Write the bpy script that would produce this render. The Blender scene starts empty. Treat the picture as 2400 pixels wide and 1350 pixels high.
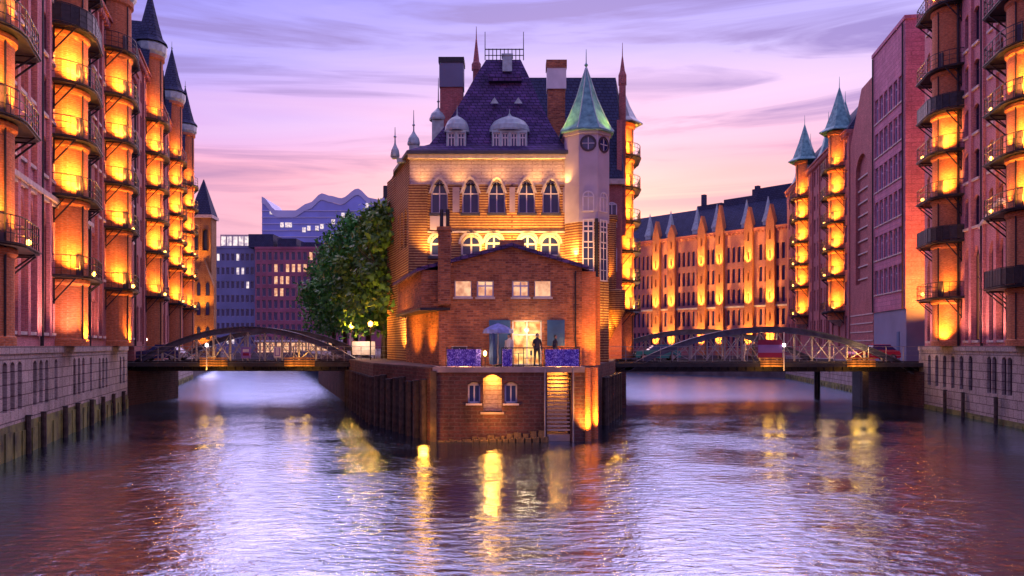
import bpy, bmesh, math, random
from mathutils import Vector, Matrix
R = math.radians
random.seed(7)
rnd = random.Random(11)
sc = bpy.context.scene
col = sc.collection

# ------------------------------------------------------------------ camera
cd = bpy.data.cameras.new('camera')
cam = bpy.data.objects.new('camera', cd); col.objects.link(cam)
cam.location = (0, 0, 5.0); cam.rotation_euler = (R(90), 0, 0)
cd.sensor_width = 36; cd.lens = 36*650/820; cd.shift_y = 58/1024
cd.clip_start = .1; cd.clip_end = 9000
sc.camera = cam

# ------------------------------------------------------------------ world
SUN_AZ, SUN_EL = R(4), R(34)
world = bpy.data.worlds.new('World'); sc.world = world; world.use_nodes = True
nt = world.node_tree; nt.nodes.clear()
def wn(t, **k):
    n = nt.nodes.new(t)
    for a, b in k.items(): setattr(n, a, b)
    return n
def wl(a, b): nt.links.new(a, b)
def wmath(op, a, b=None):
    n = wn('ShaderNodeMath', operation=op)
    for i, v in enumerate((a, b)):
        if v is None: continue
        if hasattr(v, 'links') or isinstance(v, bpy.types.NodeSocket): wl(v, n.inputs[i])
        else: n.inputs[i].default_value = v
    return n.outputs[0]
tc = wn('ShaderNodeTexCoord'); sp = wn('ShaderNodeSeparateXYZ'); wl(tc.outputs['Generated'], sp.inputs[0])
az = wmath('ARCTAN2', sp.outputs[0], sp.outputs[1])
zz = wmath('MAXIMUM', sp.outputs[2], 0.0)
cv = wn('ShaderNodeCombineXYZ')
wl(wmath('MULTIPLY', wmath('SINE', az), 1.5), cv.inputs[0]); wl(wmath('MULTIPLY', wmath('COSINE', az), 1.5), cv.inputs[1])
wl(wmath('ADD', wmath('MULTIPLY', zz, 17.0), wmath('MULTIPLY', wmath('SINE', az), -.45)), cv.inputs[2])
no = wn('ShaderNodeTexNoise'); no.inputs['Scale'].default_value = 1.4; no.inputs['Detail'].default_value = 7
no.inputs['Roughness'].default_value = .56; no.inputs['Distortion'].default_value = .9
wl(cv.outputs[0], no.inputs['Vector'])
no2 = wn('ShaderNodeTexNoise'); no2.inputs['Scale'].default_value = .8; no2.inputs['Detail'].default_value = 3
wl(cv.outputs[0], no2.inputs['Vector'])
# elevation ramp, edge wobbled a little by the broad noise
ze = wmath('ADD', zz, wmath('MULTIPLY', wmath('SUBTRACT', no2.outputs['Fac'], .5), .13))
def ramp(stops):
    r = wn('ShaderNodeValToRGB'); e = r.color_ramp.elements
    while len(e) > 1: e.remove(e[-1])
    e[0].position = stops[0][0]; e[0].color = (*stops[0][1], 1)
    for p, c in stops[1:]:
        x = e.new(p); x.color = (*c, 1)
    return r
rl = ramp([(0, (.36,.19,.52)), (.10, (.40,.18,.52)), (.165, (.60,.23,.50)), (.21, (.86,.31,.53)), (.27, (.58,.30,.78)), (.33, (.33,.26,.88)), (.42, (.20,.18,.88)), (.60, (.36,.32,.95)), (1, (.42,.34,.92))])
rr = ramp([(0, (.72,.20,.42)), (.09, (.84,.23,.42)), (.17, (.92,.30,.43)), (.23, (.76,.33,.60)), (.29, (.76,.50,.88)), (.35, (.50,.40,.90)), (.42, (.36,.30,.93)), (.60, (.42,.35,.94)), (1, (.42,.34,.92))])
wl(ze, rl.inputs[0]); wl(ze, rr.inputs[0])
side = wn('ShaderNodeMapRange'); side.inputs['From Min'].default_value = -.5; side.inputs['From Max'].default_value = .35
wl(wmath('SINE', az), side.inputs[0])
mx = wn('ShaderNodeMix', data_type='RGBA'); wl(side.outputs[0], mx.inputs[0]); wl(rl.outputs[0], mx.inputs[6]); wl(rr.outputs[0], mx.inputs[7])
cr = wn('ShaderNodeMapRange'); cr.inputs['From Min'].default_value = .48; cr.inputs['From Max'].default_value = .62
wl(no.outputs['Fac'], cr.inputs[0])
cl = ramp([(0, (.34,.11,.36)), (.2, (.38,.12,.40)), (.3, (.25,.15,.55)), (.5, (.24,.20,.66)), (1, (.3,.27,.6))]); wl(zz, cl.inputs[0])
mc = wn('ShaderNodeMix', data_type='RGBA'); wl(wmath('MULTIPLY', cr.outputs[0], .95), mc.inputs[0]); wl(mx.outputs[2], mc.inputs[6]); wl(cl.outputs[0], mc.inputs[7])
# brighter wisps
cb = wn('ShaderNodeMapRange'); cb.inputs['From Min'].default_value = .52; cb.inputs['From Max'].default_value = .30
wl(no.outputs['Fac'], cb.inputs[0])
mb_ = wn('ShaderNodeMix', data_type='RGBA'); wl(wmath('MULTIPLY', cb.outputs[0], .14), mb_.inputs[0]); wl(mc.outputs[2], mb_.inputs[6]); mb_.inputs[7].default_value = (1.0,.72,.90,1)
bg = wn('ShaderNodeBackground'); wl(mb_.outputs[2], bg.inputs[0]); bg.inputs[1].default_value = .88
sky = wn('ShaderNodeTexSky', sky_type='NISHITA'); sky.sun_disc = False; sky.sun_elevation = R(3); sky.sun_rotation = SUN_AZ
bs = wn('ShaderNodeBackground'); wl(sky.outputs[0], bs.inputs[0]); bs.inputs[1].default_value = .05
ad = wn('ShaderNodeAddShader'); wl(bg.outputs[0], ad.inputs[0]); wl(bs.outputs[0], ad.inputs[1])
wo = wn('ShaderNodeOutputWorld'); wl(ad.outputs[0], wo.inputs[0])

# soft afterglow
sl = bpy.data.lights.new('sun', 'SUN'); sl.energy = 2.2; sl.angle = R(80); sl.color = (.98, .66, .95)
so = bpy.data.objects.new('sun', sl); col.objects.link(so)
sdir = Vector((math.sin(SUN_AZ)*math.cos(SUN_EL), math.cos(SUN_AZ)*math.cos(SUN_EL), math.sin(SUN_EL)))
so.rotation_euler = sdir.to_track_quat('Z', 'Y').to_euler()

sc.view_settings.view_transform = 'Standard'; sc.view_settings.look = 'None'
sc.view_settings.exposure = .22; sc.view_settings.gamma = 1; sc.view_settings.use_curve_mapping = False
sc.cycles.use_denoising = True; sc.cycles.use_light_tree = True
sc.cycles.max_bounces = 6; sc.cycles.diffuse_bounces = 2; sc.cycles.glossy_bounces = 3
sc.cycles.caustics_reflective = False; sc.cycles.caustics_refractive = False
sc.cycles.sample_clamp_indirect = 4

# ------------------------------------------------------------------ materials
def mat(name, base, rough=.8, metal=0, var=.25, scale=1.5, bump=0, bscale=20, tint=None, emit=None, estr=0, spec=.4, detail=4, grime=None):
    m = bpy.data.materials.new(name); m.use_nodes = True
    n = m.node_tree; b = n.nodes['Principled BSDF']; L = n.links.new
    b.inputs['Roughness'].default_value = rough; b.inputs['Metallic'].default_value = metal
    b.inputs['Specular IOR Level'].default_value = spec
    t = n.nodes.new('ShaderNodeTexCoord')
    if var or tint:
        z = n.nodes.new('ShaderNodeTexNoise'); z.inputs['Scale'].default_value = scale; z.inputs['Detail'].default_value = detail
        L(t.outputs['Object'], z.inputs['Vector'])
        r = n.nodes.new('ShaderNodeValToRGB'); r.color_ramp.elements[0].position = .32; r.color_ramp.elements[1].position = .68
        a = tint or tuple(c*(1-var) for c in base); r.color_ramp.elements[0].color = (*a, 1)
        r.color_ramp.elements[1].color = (*(min(1, c*(1+var)) for c in base), 1)
        L(z.outputs['Fac'], r.inputs[0]); L(r.outputs[0], b.inputs['Base Color'])
    else: b.inputs['Base Color'].default_value = (*base, 1)
    if bump:
        z2 = n.nodes.new('ShaderNodeTexNoise'); z2.inputs['Scale'].default_value = bscale; L(t.outputs['Object'], z2.inputs['Vector'])
        bp = n.nodes.new('ShaderNodeBump'); bp.inputs['Strength'].default_value = bump; bp.inputs['Distance'].default_value = .05
        L(z2.outputs['Fac'], bp.inputs['Height']); L(bp.outputs[0], b.inputs['Normal'])
    if emit:
        b.inputs['Emission Color'].default_value = (*emit, 1); b.inputs['Emission Strength'].default_value = estr
    return m

def brick(name, c1, c2, mortar, bw=.26, bh=.085, stain=.35, msize=.10, soot=(.5,.5,.5)):
    """coursed brick on object coordinates: (x+y, z)"""
    m = bpy.data.materials.new(name); m.use_nodes = True
    n = m.node_tree; b = n.nodes['Principled BSDF']; L = n.links.new; N = n.nodes.new
    t = N('ShaderNodeTexCoord'); s = N('ShaderNodeSeparateXYZ'); L(t.outputs['Object'], s.inputs[0])
    a = N('ShaderNodeMath'); L(s.outputs[0], a.inputs[0]); L(s.outputs[1], a.inputs[1])
    c = N('ShaderNodeCombineXYZ'); L(a.outputs[0], c.inputs[0]); L(s.outputs[2], c.inputs[1])
    k = N('ShaderNodeTexBrick'); k.inputs['Color1'].default_value = (*c1, 1); k.inputs['Color2'].default_value = (*c2, 1)
    k.inputs['Mortar'].default_value = (*mortar, 1); k.inputs['Scale'].default_value = 1
    k.inputs['Brick Width'].default_value = bw; k.inputs['Row Height'].default_value = bh; k.inputs['Mortar Size'].default_value = bh*msize
    L(c.outputs[0], k.inputs['Vector'])
    z = N('ShaderNodeTexNoise'); z.inputs['Scale'].default_value = .7; z.inputs['Detail'].default_value = 6; z.inputs['Roughness'].default_value = .65
    mp = N('ShaderNodeMapping'); mp.inputs['Scale'].default_value = (1.6, 1.6, .7); L(t.outputs['Object'], mp.inputs[0]); L(mp.outputs[0], z.inputs['Vector'])
    r = N('ShaderNodeMapRange'); r.inputs['From Min'].default_value = .38; r.inputs['From Max'].default_value = .70; L(z.outputs['Fac'], r.inputs[0])
    r.inputs['To Max'].default_value = stain
    x = N('ShaderNodeMix'); x.data_type = 'RGBA'; x.blend_type = 'MULTIPLY'; L(r.outputs[0], x.inputs[0]); L(k.outputs['Color'], x.inputs[6]); x.inputs[7].default_value = (*soot, 1)
    z3 = N('ShaderNodeTexNoise'); z3.inputs['Scale'].default_value = 9; z3.inputs['Detail'].default_value = 2
    mp3 = N('ShaderNodeMapping'); mp3.inputs['Scale'].default_value = (.6, .6, 1.8); L(t.outputs['Object'], mp3.inputs[0]); L(mp3.outputs[0], z3.inputs['Vector'])
    r3 = N('ShaderNodeMapRange'); r3.inputs['From Min'].default_value = .3; r3.inputs['From Max'].default_value = .7; r3.inputs['To Min'].default_value = .72; r3.inputs['To Max'].default_value = 1.25; L(z3.outputs['Fac'], r3.inputs[0])
    v = N('ShaderNodeVectorMath'); v.operation = 'SCALE'; L(x.outputs[2], v.inputs[0]); L(r3.outputs[0], v.inputs['Scale'])
    L(v.outputs[0], b.inputs['Base Color'])
    b.inputs['Roughness'].default_value = .85; b.inputs['Specular IOR Level'].default_value = .3
    bp = N('ShaderNodeBump'); bp.inputs['Strength'].default_value = .35; bp.inputs['Distance'].default_value = .02
    L(k.outputs['Fac'], bp.inputs['Height']); bp.invert = True; L(bp.outputs[0], b.inputs['Normal'])
    return m

M = {}
M['brick_red'] = brick('red_brick', (.46,.15,.15), (.38,.12,.12), (.40,.24,.24), .30, .10, .5)
M['brick_pink'] = brick('pink_red_brick', (.62,.24,.27), (.54,.20,.23), (.55,.33,.34), .30, .10, .42)
M['brick_bay'] = brick('orange_red_brick', (.60,.20,.08), (.52,.165,.065), (.5,.26,.16), .30, .10, .35)
M['brick_annex'] = brick('weathered_red_brick', (.54,.20,.085), (.23,.075,.045), (.36,.20,.14), .36, .125, .8, .12)
M['brick_base'] = brick('sooty_quay_brick', (.15,.06,.055), (.085,.04,.04), (.13,.085,.08), .60, .20, .8, .13, (.35,.38,.35))
M['band'] = brick('banded_buff_brick', (.62,.42,.17), (.56,.36,.15), (.20,.075,.045), 40, .18, .65, .32, (.62,.5,.4))
M['plaster'] = brick('pale_lilac_brick', (.50,.42,.46), (.44,.36,.42), (.34,.24,.28), 1.4, .24, .35, .12)
M['plaster_t'] = mat('turret_plaster', (.45,.40,.50), .8, var=.12, scale=.8)
M['granite'] = mat('granite_block', (.30,.24,.23), .8, var=.3, scale=.9, bump=.4, bscale=6, detail=8)
M['granite_joint'] = brick('granite_ashlar', (.52,.45,.42), (.40,.35,.33), (.15,.11,.11), 1.1, .55, .7, .05, (.45,.45,.42))
M['moss'] = mat('algae_on_stone', (.17,.18,.05), .8, var=.5, scale=1.2, tint=(.07,.07,.035), bump=.5, bscale=8)
M['footing'] = mat('weedy_stone_lamp_tint', (.20,.13,.06), .85, var=.4, scale=2.5, tint=(.08,.06,.03), bump=.6, bscale=9)  # brown base colour carries the amber of the cellar lamp
M['stone'] = mat('pale_sandstone', (.55,.47,.44), .75, var=.2, scale=3)
M['slate'] = brick('slate_roof', (.15,.085,.27), (.075,.045,.16), (.03,.02,.06), .45, .24, .9, .12, (.5,.6,.5))
M['slate_blue'] = brick('blue_slate_roof', (.055,.07,.14), (.04,.055,.12), (.02,.025,.05), .5, .30, .6, .10)
M['copper'] = mat('green_copper', (.15,.36,.34), .55, .1, var=.3, scale=2.6, tint=(.07,.21,.22))
M['copper_pale'] = mat('pale_weathered_copper', (.38,.50,.50), .45, .1, var=.2, scale=3)
M['lead'] = mat('lead_gutter', (.06,.06,.08), .5, .3, var=.2)
M['iron'] = mat('dark_painted_iron', (.030,.028,.035), .5, .4, var=.3, scale=5)
M['iron_blue'] = mat('blue_grey_painted_steel', (.085,.10,.16), .45, .3, var=.3, scale=2, bump=.2)
M['iron_light'] = mat('grey_painted_steel', (.30,.29,.31), .5, .2, var=.3, scale=2)
M['white'] = mat('white_painted_wood', (.72,.70,.70), .6, var=.08)
M['frame'] = mat('lilac_grey_window_paint', (.62,.58,.72), .6, var=.15)
M['frame_dark'] = mat('dark_window_paint', (.05,.03,.05), .6, var=.15)
M['frame_red'] = mat('ox_blood_window_paint', (.12,.03,.04), .6, var=.15)
M['glass'] = mat('dark_glass', (.016,.030,.13), .08, var=0, spec=.5)
M['glass_lit'] = mat('lit_warm_window', (.5,.3,.15), .4, var=0, emit=(1,.46,.13), estr=1.3)
M['glass_dim'] = mat('dim_warm_window', (.3,.15,.08), .3, var=0, emit=(1,.36,.10), estr=.35)
M['glass_room'] = mat('lit_room_window', (.5,.3,.2), .4, var=0, emit=(1,.50,.24), estr=.95)
M['glass_white'] = mat('lit_office_window', (.5,.5,.5), .4, var=0, emit=(1,.86,.80), estr=1.0)
M['bulb'] = mat('lamp_glass', (1,.8,.5), .4, var=0, emit=(1,.46,.07), estr=9)
M['bulb_white'] = mat('white_lamp_glass', (1,1,1), .4, var=0, emit=(1,.85,.85), estr=8)
M['shutter_blue'] = mat('blue_painted_shutter', (.035,.10,.24), .5, var=.2)
M['shutter_lilac'] = mat('lilac_grey_shutter', (.30,.24,.33), .6, var=.2)
M['timber'] = mat('wet_dark_timber', (.05,.035,.028), .7, var=.5, scale=3, bump=.5, bscale=10)
M['timber_q'] = mat('quay_timber', (.085,.055,.05), .8, var=.6, scale=2.2, bump=.6, bscale=7)
M['asphalt'] = mat('asphalt', (.05,.05,.055), .9, var=.2)
M['ground'] = mat('paved_ground', (.14,.12,.12), .9, var=.3, scale=.6)
M['bark'] = mat('bark', (.07,.05,.035), .9, var=.4, scale=4, bump=.6)
M['concrete_pink'] = brick('smooth_pink_brick', (.60,.25,.36), (.50,.19,.29), (.40,.17,.26), 1.6, .4, .6, .08)
M['concrete_blue'] = mat('blue_grey_cladding', (.16,.18,.30), .6, var=.15, scale=.3)
M['office'] = mat('blue_grey_office_panel', (.16,.19,.36), .6, var=.2, scale=.2)
M['grid_red'] = mat('dark_red_grid_brick', (.30,.10,.15), .7, var=.25, scale=.3)
M['hall_glass'] = mat('blue_hall_glass', (.14,.24,.68), .25, var=.25, scale=.06, spec=.8)
M['hall_roof'] = mat('pale_hall_roof', (.42,.50,.72), .5, var=.15, scale=.05)
M['purple'] = mat('lilac_sign_paint', (.26,.16,.46), .5, var=.08)
M['sign_red'] = mat('red_sign_paint', (.24,.015,.07), .5, var=.08)
M['amber'] = mat('rusty_amber_plate', (.42,.22,.07), .6, var=.6, scale=3)
M['car_red'] = mat('red_car_paint', (.55,.02,.05), .25, .1, var=0, spec=.7)
M['car_blue'] = mat('dark_blue_car_paint', (.03,.04,.16), .25, .1, var=0, spec=.7)
M['car_teal'] = mat('teal_car_paint', (.02,.22,.26), .25, .1, var=0, spec=.7)
M['rubber'] = mat('black_rubber', (.02,.02,.02), .8, var=0)
M['navy'] = mat('navy_canvas', (.02,.05,.16), .8, var=.3, scale=3)
M['sky_canvas'] = mat('pale_blue_canvas', (.25,.32,.62), .8, var=.35, scale=3)
M['skin'] = mat('skin', (.45,.26,.19), .6, var=0)
M['cloth_dark'] = mat('dark_clothing', (.02,.025,.045), .9, var=.2)
M['cloth_light'] = mat('pale_shirt', (.6,.55,.55), .9, var=.1)

def banner_mat():
    m = bpy.data.materials.new('violet_pattern_painted_glow'); m.use_nodes = True
    n = m.node_tree; b = n.nodes['Principled BSDF']; L = n.links.new
    t = n.nodes.new('ShaderNodeTexCoord')
    v = n.nodes.new('ShaderNodeTexNoise'); v.inputs['Scale'].default_value = 5.5; v.inputs['Distortion'].default_value = 2.5; v.inputs['Detail'].default_value = 2
    L(t.outputs['Object'], v.inputs['Vector'])
    r = n.nodes.new('ShaderNodeValToRGB'); r.color_ramp.elements[0].color = (.06,.03,.35, 1); r.color_ramp.elements[0].position = .38
    r.color_ramp.elements[1].color = (.50,.44,1, 1); r.color_ramp.elements[1].position = .62  # pattern colours raised to imitate a blue-violet glow
    e = r.color_ramp.elements.new(.5); e.color = (.11,.06,.55, 1)
    L(v.outputs['Fac'], r.inputs[0]); L(r.outputs[0], b.inputs['Base Color']); b.inputs['Roughness'].default_value = .7
    return m
M['banner'] = banner_mat()

def room_mat(name, ca, cb, st, seed):
    m = bpy.data.materials.new(name); m.use_nodes = True
    n = m.node_tree; b = n.nodes['Principled BSDF']; L = n.links.new; N = n.nodes.new
    t = N('ShaderNodeTexCoord'); oi = N('ShaderNodeObjectInfo'); mu = N('ShaderNodeVectorMath'); mu.operation = 'ADD'
    k = N('ShaderNodeMath'); k.operation = 'MULTIPLY'; L(oi.outputs['Random'], k.inputs[0]); k.inputs[1].default_value = 40
    L(t.outputs['Object'], mu.inputs[0]); L(k.outputs[0], mu.inputs[1])
    z = N('ShaderNodeTexNoise'); z.inputs['Scale'].default_value = seed; z.inputs['Detail'].default_value = 4; L(mu.outputs[0], z.inputs['Vector'])
    r_ = N('ShaderNodeValToRGB'); e = r_.color_ramp.elements; e[0].position = .36; e[0].color = (*ca, 1); e[1].position = .60; e[1].color = (*cb, 1); L(z.outputs['Fac'], r_.inputs[0])
    L(r_.outputs[0], b.inputs['Emission Color']); b.inputs['Emission Strength'].default_value = st; b.inputs['Base Color'].default_value = (.2,.12,.08,1); b.inputs['Roughness'].default_value = .15
    return m
M['glass_lit'] = room_mat('lit_cafe_interior', (.42,.10,.01), (1,.62,.18), 1.25, 2.6)
M['glass_room'] = room_mat('lit_room_interior', (.55,.20,.10), (1,.56,.30), .95, 1.9)
M['glass_white'] = room_mat('lit_office_interior', (.35,.28,.40), (1,.84,.80), 1.0, 1.3)
def leaf_mat(name, a, c):
    m = bpy.data.materials.new(name); m.use_nodes = True
    n = m.node_tree; b = n.nodes['Principled BSDF']; L = n.links.new
    t = n.nodes.new('ShaderNodeTexCoord'); z = n.nodes.new('ShaderNodeTexNoise'); z.inputs['Scale'].default_value = .9; z.inputs['Detail'].default_value = 6
    L(t.outputs['Object'], z.inputs['Vector']); r = n.nodes.new('ShaderNodeValToRGB')
    r.color_ramp.elements[0].color = (*a, 1); r.color_ramp.elements[0].position = .35; r.color_ramp.elements[1].color = (*c, 1); r.color_ramp.elements[1].position = .65
    L(z.outputs['Fac'], r.inputs[0]); L(r.outputs[0], b.inputs['Base Color']); b.inputs['Roughness'].default_value = .6
    return m
M['leaf'] = leaf_mat('linden_leaves', (.018,.13,.03), (.08,.38,.06))
M['leaf2'] = leaf_mat('darker_linden_leaves', (.03,.12,.02), (.14,.32,.04))

def water_mat():
    m = bpy.data.materials.new('canal_water'); m.use_nodes = True
    n = m.node_tree; b = n.nodes['Principled BSDF']; L = n.links.new; N = n.nodes.new
    b.inputs['Base Color'].default_value = (.010,.018,.050, 1)
    b.inputs['IOR'].default_value = 1.6; b.inputs['Specular IOR Level'].default_value = .8
    g = N('ShaderNodeBsdfGlossy'); g.inputs['Color'].default_value = (.58,.76,1, 1)
    mix = N('ShaderNodeMixShader'); L(b.outputs[0], mix.inputs[1]); L(g.outputs[0], mix.inputs[2]); L(mix.outputs[0], n.nodes['Material Output'].inputs[0])
    t = N('ShaderNodeTexCoord')
    def noise(scale, sx, sy, det, dist=0, rough=.6):
        mp = N('ShaderNodeMapping'); mp.inputs['Scale'].default_value = (sx, sy, 1); L(t.outputs['Object'], mp.inputs[0])
        z = N('ShaderNodeTexNoise'); z.inputs['Scale'].default_value = scale; z.inputs['Detail'].default_value = det
        z.inputs['Roughness'].default_value = rough; z.inputs['Distortion'].default_value = dist; L(mp.outputs[0], z.inputs['Vector']); return z.outputs['Fac']
    a = noise(2.1, .7, 1.4, 5, .4); c = noise(.16, 1, 1.3, 3, .6)
    def M2(op, x, y):
        q = N('ShaderNodeMath'); q.operation = op
        for k, v in enumerate((x, y)):
            if isinstance(v, float): q.inputs[k].default_value = v
            else: L(v, q.inputs[k])
        return q.outputs[0]
    cc = N('ShaderNodeMapRange'); cc.inputs['From Min'].default_value = .35; cc.inputs['From Max'].default_value = .65; cc.inputs['To Min'].default_value = .35; cc.inputs['To Max'].default_value = 1.25; L(c, cc.inputs[0])
    h = M2('MULTIPLY', M2('SUBTRACT', a, .5), cc.outputs[0])
    s = N('ShaderNodeSeparateXYZ'); L(t.outputs['Object'], s.inputs[0])
    r = N('ShaderNodeMapRange'); r.inputs['From Min'].default_value = 12; r.inputs['From Max'].default_value = 60; r.inputs['To Min'].default_value = .46; r.inputs['To Max'].default_value = .26
    L(s.outputs[1], r.inputs[0])
    rg_ = N('ShaderNodeMapRange'); rg_.inputs['From Min'].default_value = 50; rg_.inputs['From Max'].default_value = 80; rg_.inputs['To Min'].default_value = .055; rg_.inputs['To Max'].default_value = .27
    L(s.outputs[1], rg_.inputs[0]); L(rg_.outputs[0], b.inputs['Roughness']); L(rg_.outputs[0], g.inputs['Roughness'])
    bp = N('ShaderNodeBump'); bp.inputs['Distance'].default_value = .22; L(r.outputs[0], bp.inputs['Strength']); L(h, bp.inputs['Height']); L(bp.outputs[0], b.inputs['Normal']); L(bp.outputs[0], g.inputs['Normal'])
    lw = N('ShaderNodeFresnel'); lw.inputs['IOR'].default_value = 1.9; L(bp.outputs[0], lw.inputs['Normal'])
    mr = N('ShaderNodeMapRange'); mr.inputs['From Min'].default_value = .08; mr.inputs['From Max'].default_value = .50; mr.inputs['To Min'].default_value = .46; mr.inputs['To Max'].default_value = .96
    L(lw.outputs[0], mr.inputs[0]); L(mr.outputs[0], mix.inputs[0])
    return m
M['water'] = water_mat()

# ------------------------------------------------------------------ mesh helpers
class MB:
    def __init__(s): s.v = []; s.f = []; s.mi = []; s.cur = 0
    def face(s, pts):
        i = len(s.v); s.v += [tuple(p) for p in pts]; s.f.append(tuple(range(i, i+len(pts)))); s.mi.append(s.cur)
    def box(s, x0, x1, y0, y1, z0, z1):
        i = len(s.v)
        s.v += [(x0,y0,z0),(x1,y0,z0),(x1,y1,z0),(x0,y1,z0),(x0,y0,z1),(x1,y0,z1),(x1,y1,z1),(x0,y1,z1)]
        for q in ((0,3,2,1),(4,5,6,7),(0,1,5,4),(1,2,6,5),(2,3,7,6),(3,0,4,7)):
            s.f.append(tuple(i+k for k in q)); s.mi.append(s.cur)
        return s
    def prism(s, poly, z0, z1, top=None):
        """poly: ccw list of (x,y); top: optional list of (x,y) for the top outline"""
        top = top or poly; n = len(poly); i = len(s.v)
        s.v += [(x,y,z0) for x,y in poly] + [(x,y,z1) for x,y in top]
        for k in range(n):
            j = (k+1) % n; s.f.append((i+k, i+j, i+n+j, i+n+k)); s.mi.append(s.cur)
        s.f.append(tuple(i+k for k in reversed(range(n)))); s.f.append(tuple(i+n+k for k in range(n))); s.mi += [s.cur]*2
        return s
    def tube(s, a, b, r, r2=None, n=6):
        a = Vector(a); b = Vector(b); d = b-a
        if d.length < 1e-6: return s
        q = d.to_track_quat('Z', 'Y'); r2 = r if r2 is None else r2; i = len(s.v)
        for c, rr_ in ((a, r), (b, r2)):
            for k in range(n):
                w = 2*math.pi*k/n + math.pi/n; s.v.append(tuple(c + q @ Vector((math.cos(w)*rr_, math.sin(w)*rr_, 0))))
        for k in range(n):
            j = (k+1) % n; s.f.append((i+k, i+j, i+n+j, i+n+k)); s.mi.append(s.cur)
        s.f.append(tuple(i+k for k in reversed(range(n)))); s.f.append(tuple(i+n+k for k in range(n))); s.mi += [s.cur]*2
        return s
    def lathe(s, cx, cy, prof, n=16, a0=0, a1=2*math.pi):
        full = abs(a1-a0-2*math.pi) < 1e-6; m = n if full else n+1; i = len(s.v)
        for r_, z_ in prof:
            for k in range(m):
                w = a0 + (a1-a0)*k/n; s.v.append((cx+r_*math.cos(w), cy+r_*math.sin(w), z_))
        for p in range(len(prof)-1):
            for k in range(n):
                j = (k+1) % m if full else k+1
                s.f.append((i+p*m+k, i+p*m+j, i+(p+1)*m+j, i+(p+1)*m+k)); s.mi.append(s.cur)
        return s
    def build(s, name, mats, parent=None, loc=(0,0,0), smooth=False):
        me = s.mesh(name, mats, smooth); return link(name, me, parent, loc)
    def mesh(s, name, mats, smooth=False):
        me = bpy.data.meshes.new(name); me.from_pydata(s.v, [], s.f)
        for m in (mats if isinstance(mats, (list, tuple)) else [mats]): me.materials.append(M[m] if isinstance(m, str) else m)
        if any(s.mi): me.polygons.foreach_set('material_index', s.mi)
        if smooth: me.polygons.foreach_set('use_smooth', [True]*len(me.polygons))
        me.update(); return me
def link(name, data, parent=None, loc=(0,0,0), rz=0):
    o = bpy.data.objects.new(name, data); col.objects.link(o); o.parent = parent; o.location = loc; o.rotation_euler = (0,0,rz); return o
def thing(name, label, cat, loc=(0,0,0), rz=0, group=None):
    o = link(name, None, None, loc, rz); o['label'] = label; o['category'] = cat; o.empty_display_size = .5
    if group: o['group'] = group
    return o
def tag(o, label=None, cat=None, group=None, kind=None):
    if label: o['label'] = label
    if cat: o['category'] = cat
    if group: o['group'] = group
    if kind: o['kind'] = kind
    return o
def light(parent, loc, energy, color=(1,.36,.035), kind='POINT', target=None, cone=90, radius=.12, blend=1):
    l = bpy.data.lights.new('lamp_and_fill_light', kind); l.energy = energy*5; l.color = color; l.shadow_soft_size = radius
    o = link('lamp_and_fill_light', l, parent, loc)  # name shared by lamps and added fill lights
    if kind == 'SPOT':
        l.spot_size = R(cone); l.spot_blend = blend
        o.rotation_euler = (Vector(loc)-Vector(target)).to_track_quat('Z', 'Y').to_euler()
    return o

def arch_pts(x0, x1, zt, kind, n=8):
    w = x1-x0; c = (x0+x1)/2
    if kind == 1:                                   # round
        r = w/2; return [(c - r*math.cos(math.pi*k/n), zt - r + r*math.sin(math.pi*k/n)) for k in range(n+1)]
    if kind == 3:                                   # segmental
        h = .22*w; return [(x0 + w*k/n, zt - h + h*math.sin(math.pi*k/n)) for k in range(n+1)]
    if kind == 2:                                   # pointed
        h = .80*w; out = []
        for k in range(n+1):
            u = k/n; s_ = 1-abs(2*u-1); out.append((x0+w*u, zt - h + h*(math.sin(s_*math.pi/2)**.9 if s_ < 1 else 1)))
        return out
    return [(x0, zt), (x1, zt)]

def wall(mb, x0, x1, z0, z1, y, ops, rev=.3):
    xs = sorted({x0, x1, *[a for o in ops for a in o[:2] if x0 < a < x1]}); zs = sorted({z0, z1, *[a for o in ops for a in o[2:4] if z0 < a < z1]})
    # vertical strips merged for speed
    for i in range(len(xs)-1):
        xm = (xs[i]+xs[i+1])/2; start = None
        col_ops = [o for o in ops if o[0] < xm < o[1]]
        for j in range(len(zs)-1):
            zm = (zs[j]+zs[j+1])/2; hole = any(o[2] < zm < o[3] for o in col_ops)
            if not hole and start is None: start = zs[j]
            if hole and start is not None:
                mb.face([(xs[i],y,start),(xs[i+1],y,start),(xs[i+1],y,zs[j]),(xs[i],y,zs[j])]); start = None
        if start is not None: mb.face([(xs[i],y,start),(xs[i+1],y,start),(xs[i+1],y,z1),(xs[i],y,z1)])
    for o in ops:
        a, b, c, d = o[:4]; k = o[4] if len(o) > 4 else 0; P = arch_pts(a, b, d, k); h = len(P)//2
        if k:
            for q in range(h): mb.face([(a,y,d), (P[q][0],y,P[q][1]), (P[q+1][0],y,P[q+1][1])])
            for q in range(h, len(P)-1): mb.face([(b,y,d), (P[q][0],y,P[q][1]), (P[q+1][0],y,P[q+1][1])])
        outline = [(a, c)] + list(P) + [(b, c)]
        for q in range(len(outline)):
            u, w = outline[q], outline[(q+1) % len(outline)]
            mb.face([(u[0],y,u[1]), (w[0],y,w[1]), (w[0],y-rev,w[1]), (u[0],y-rev,u[1])])

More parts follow.
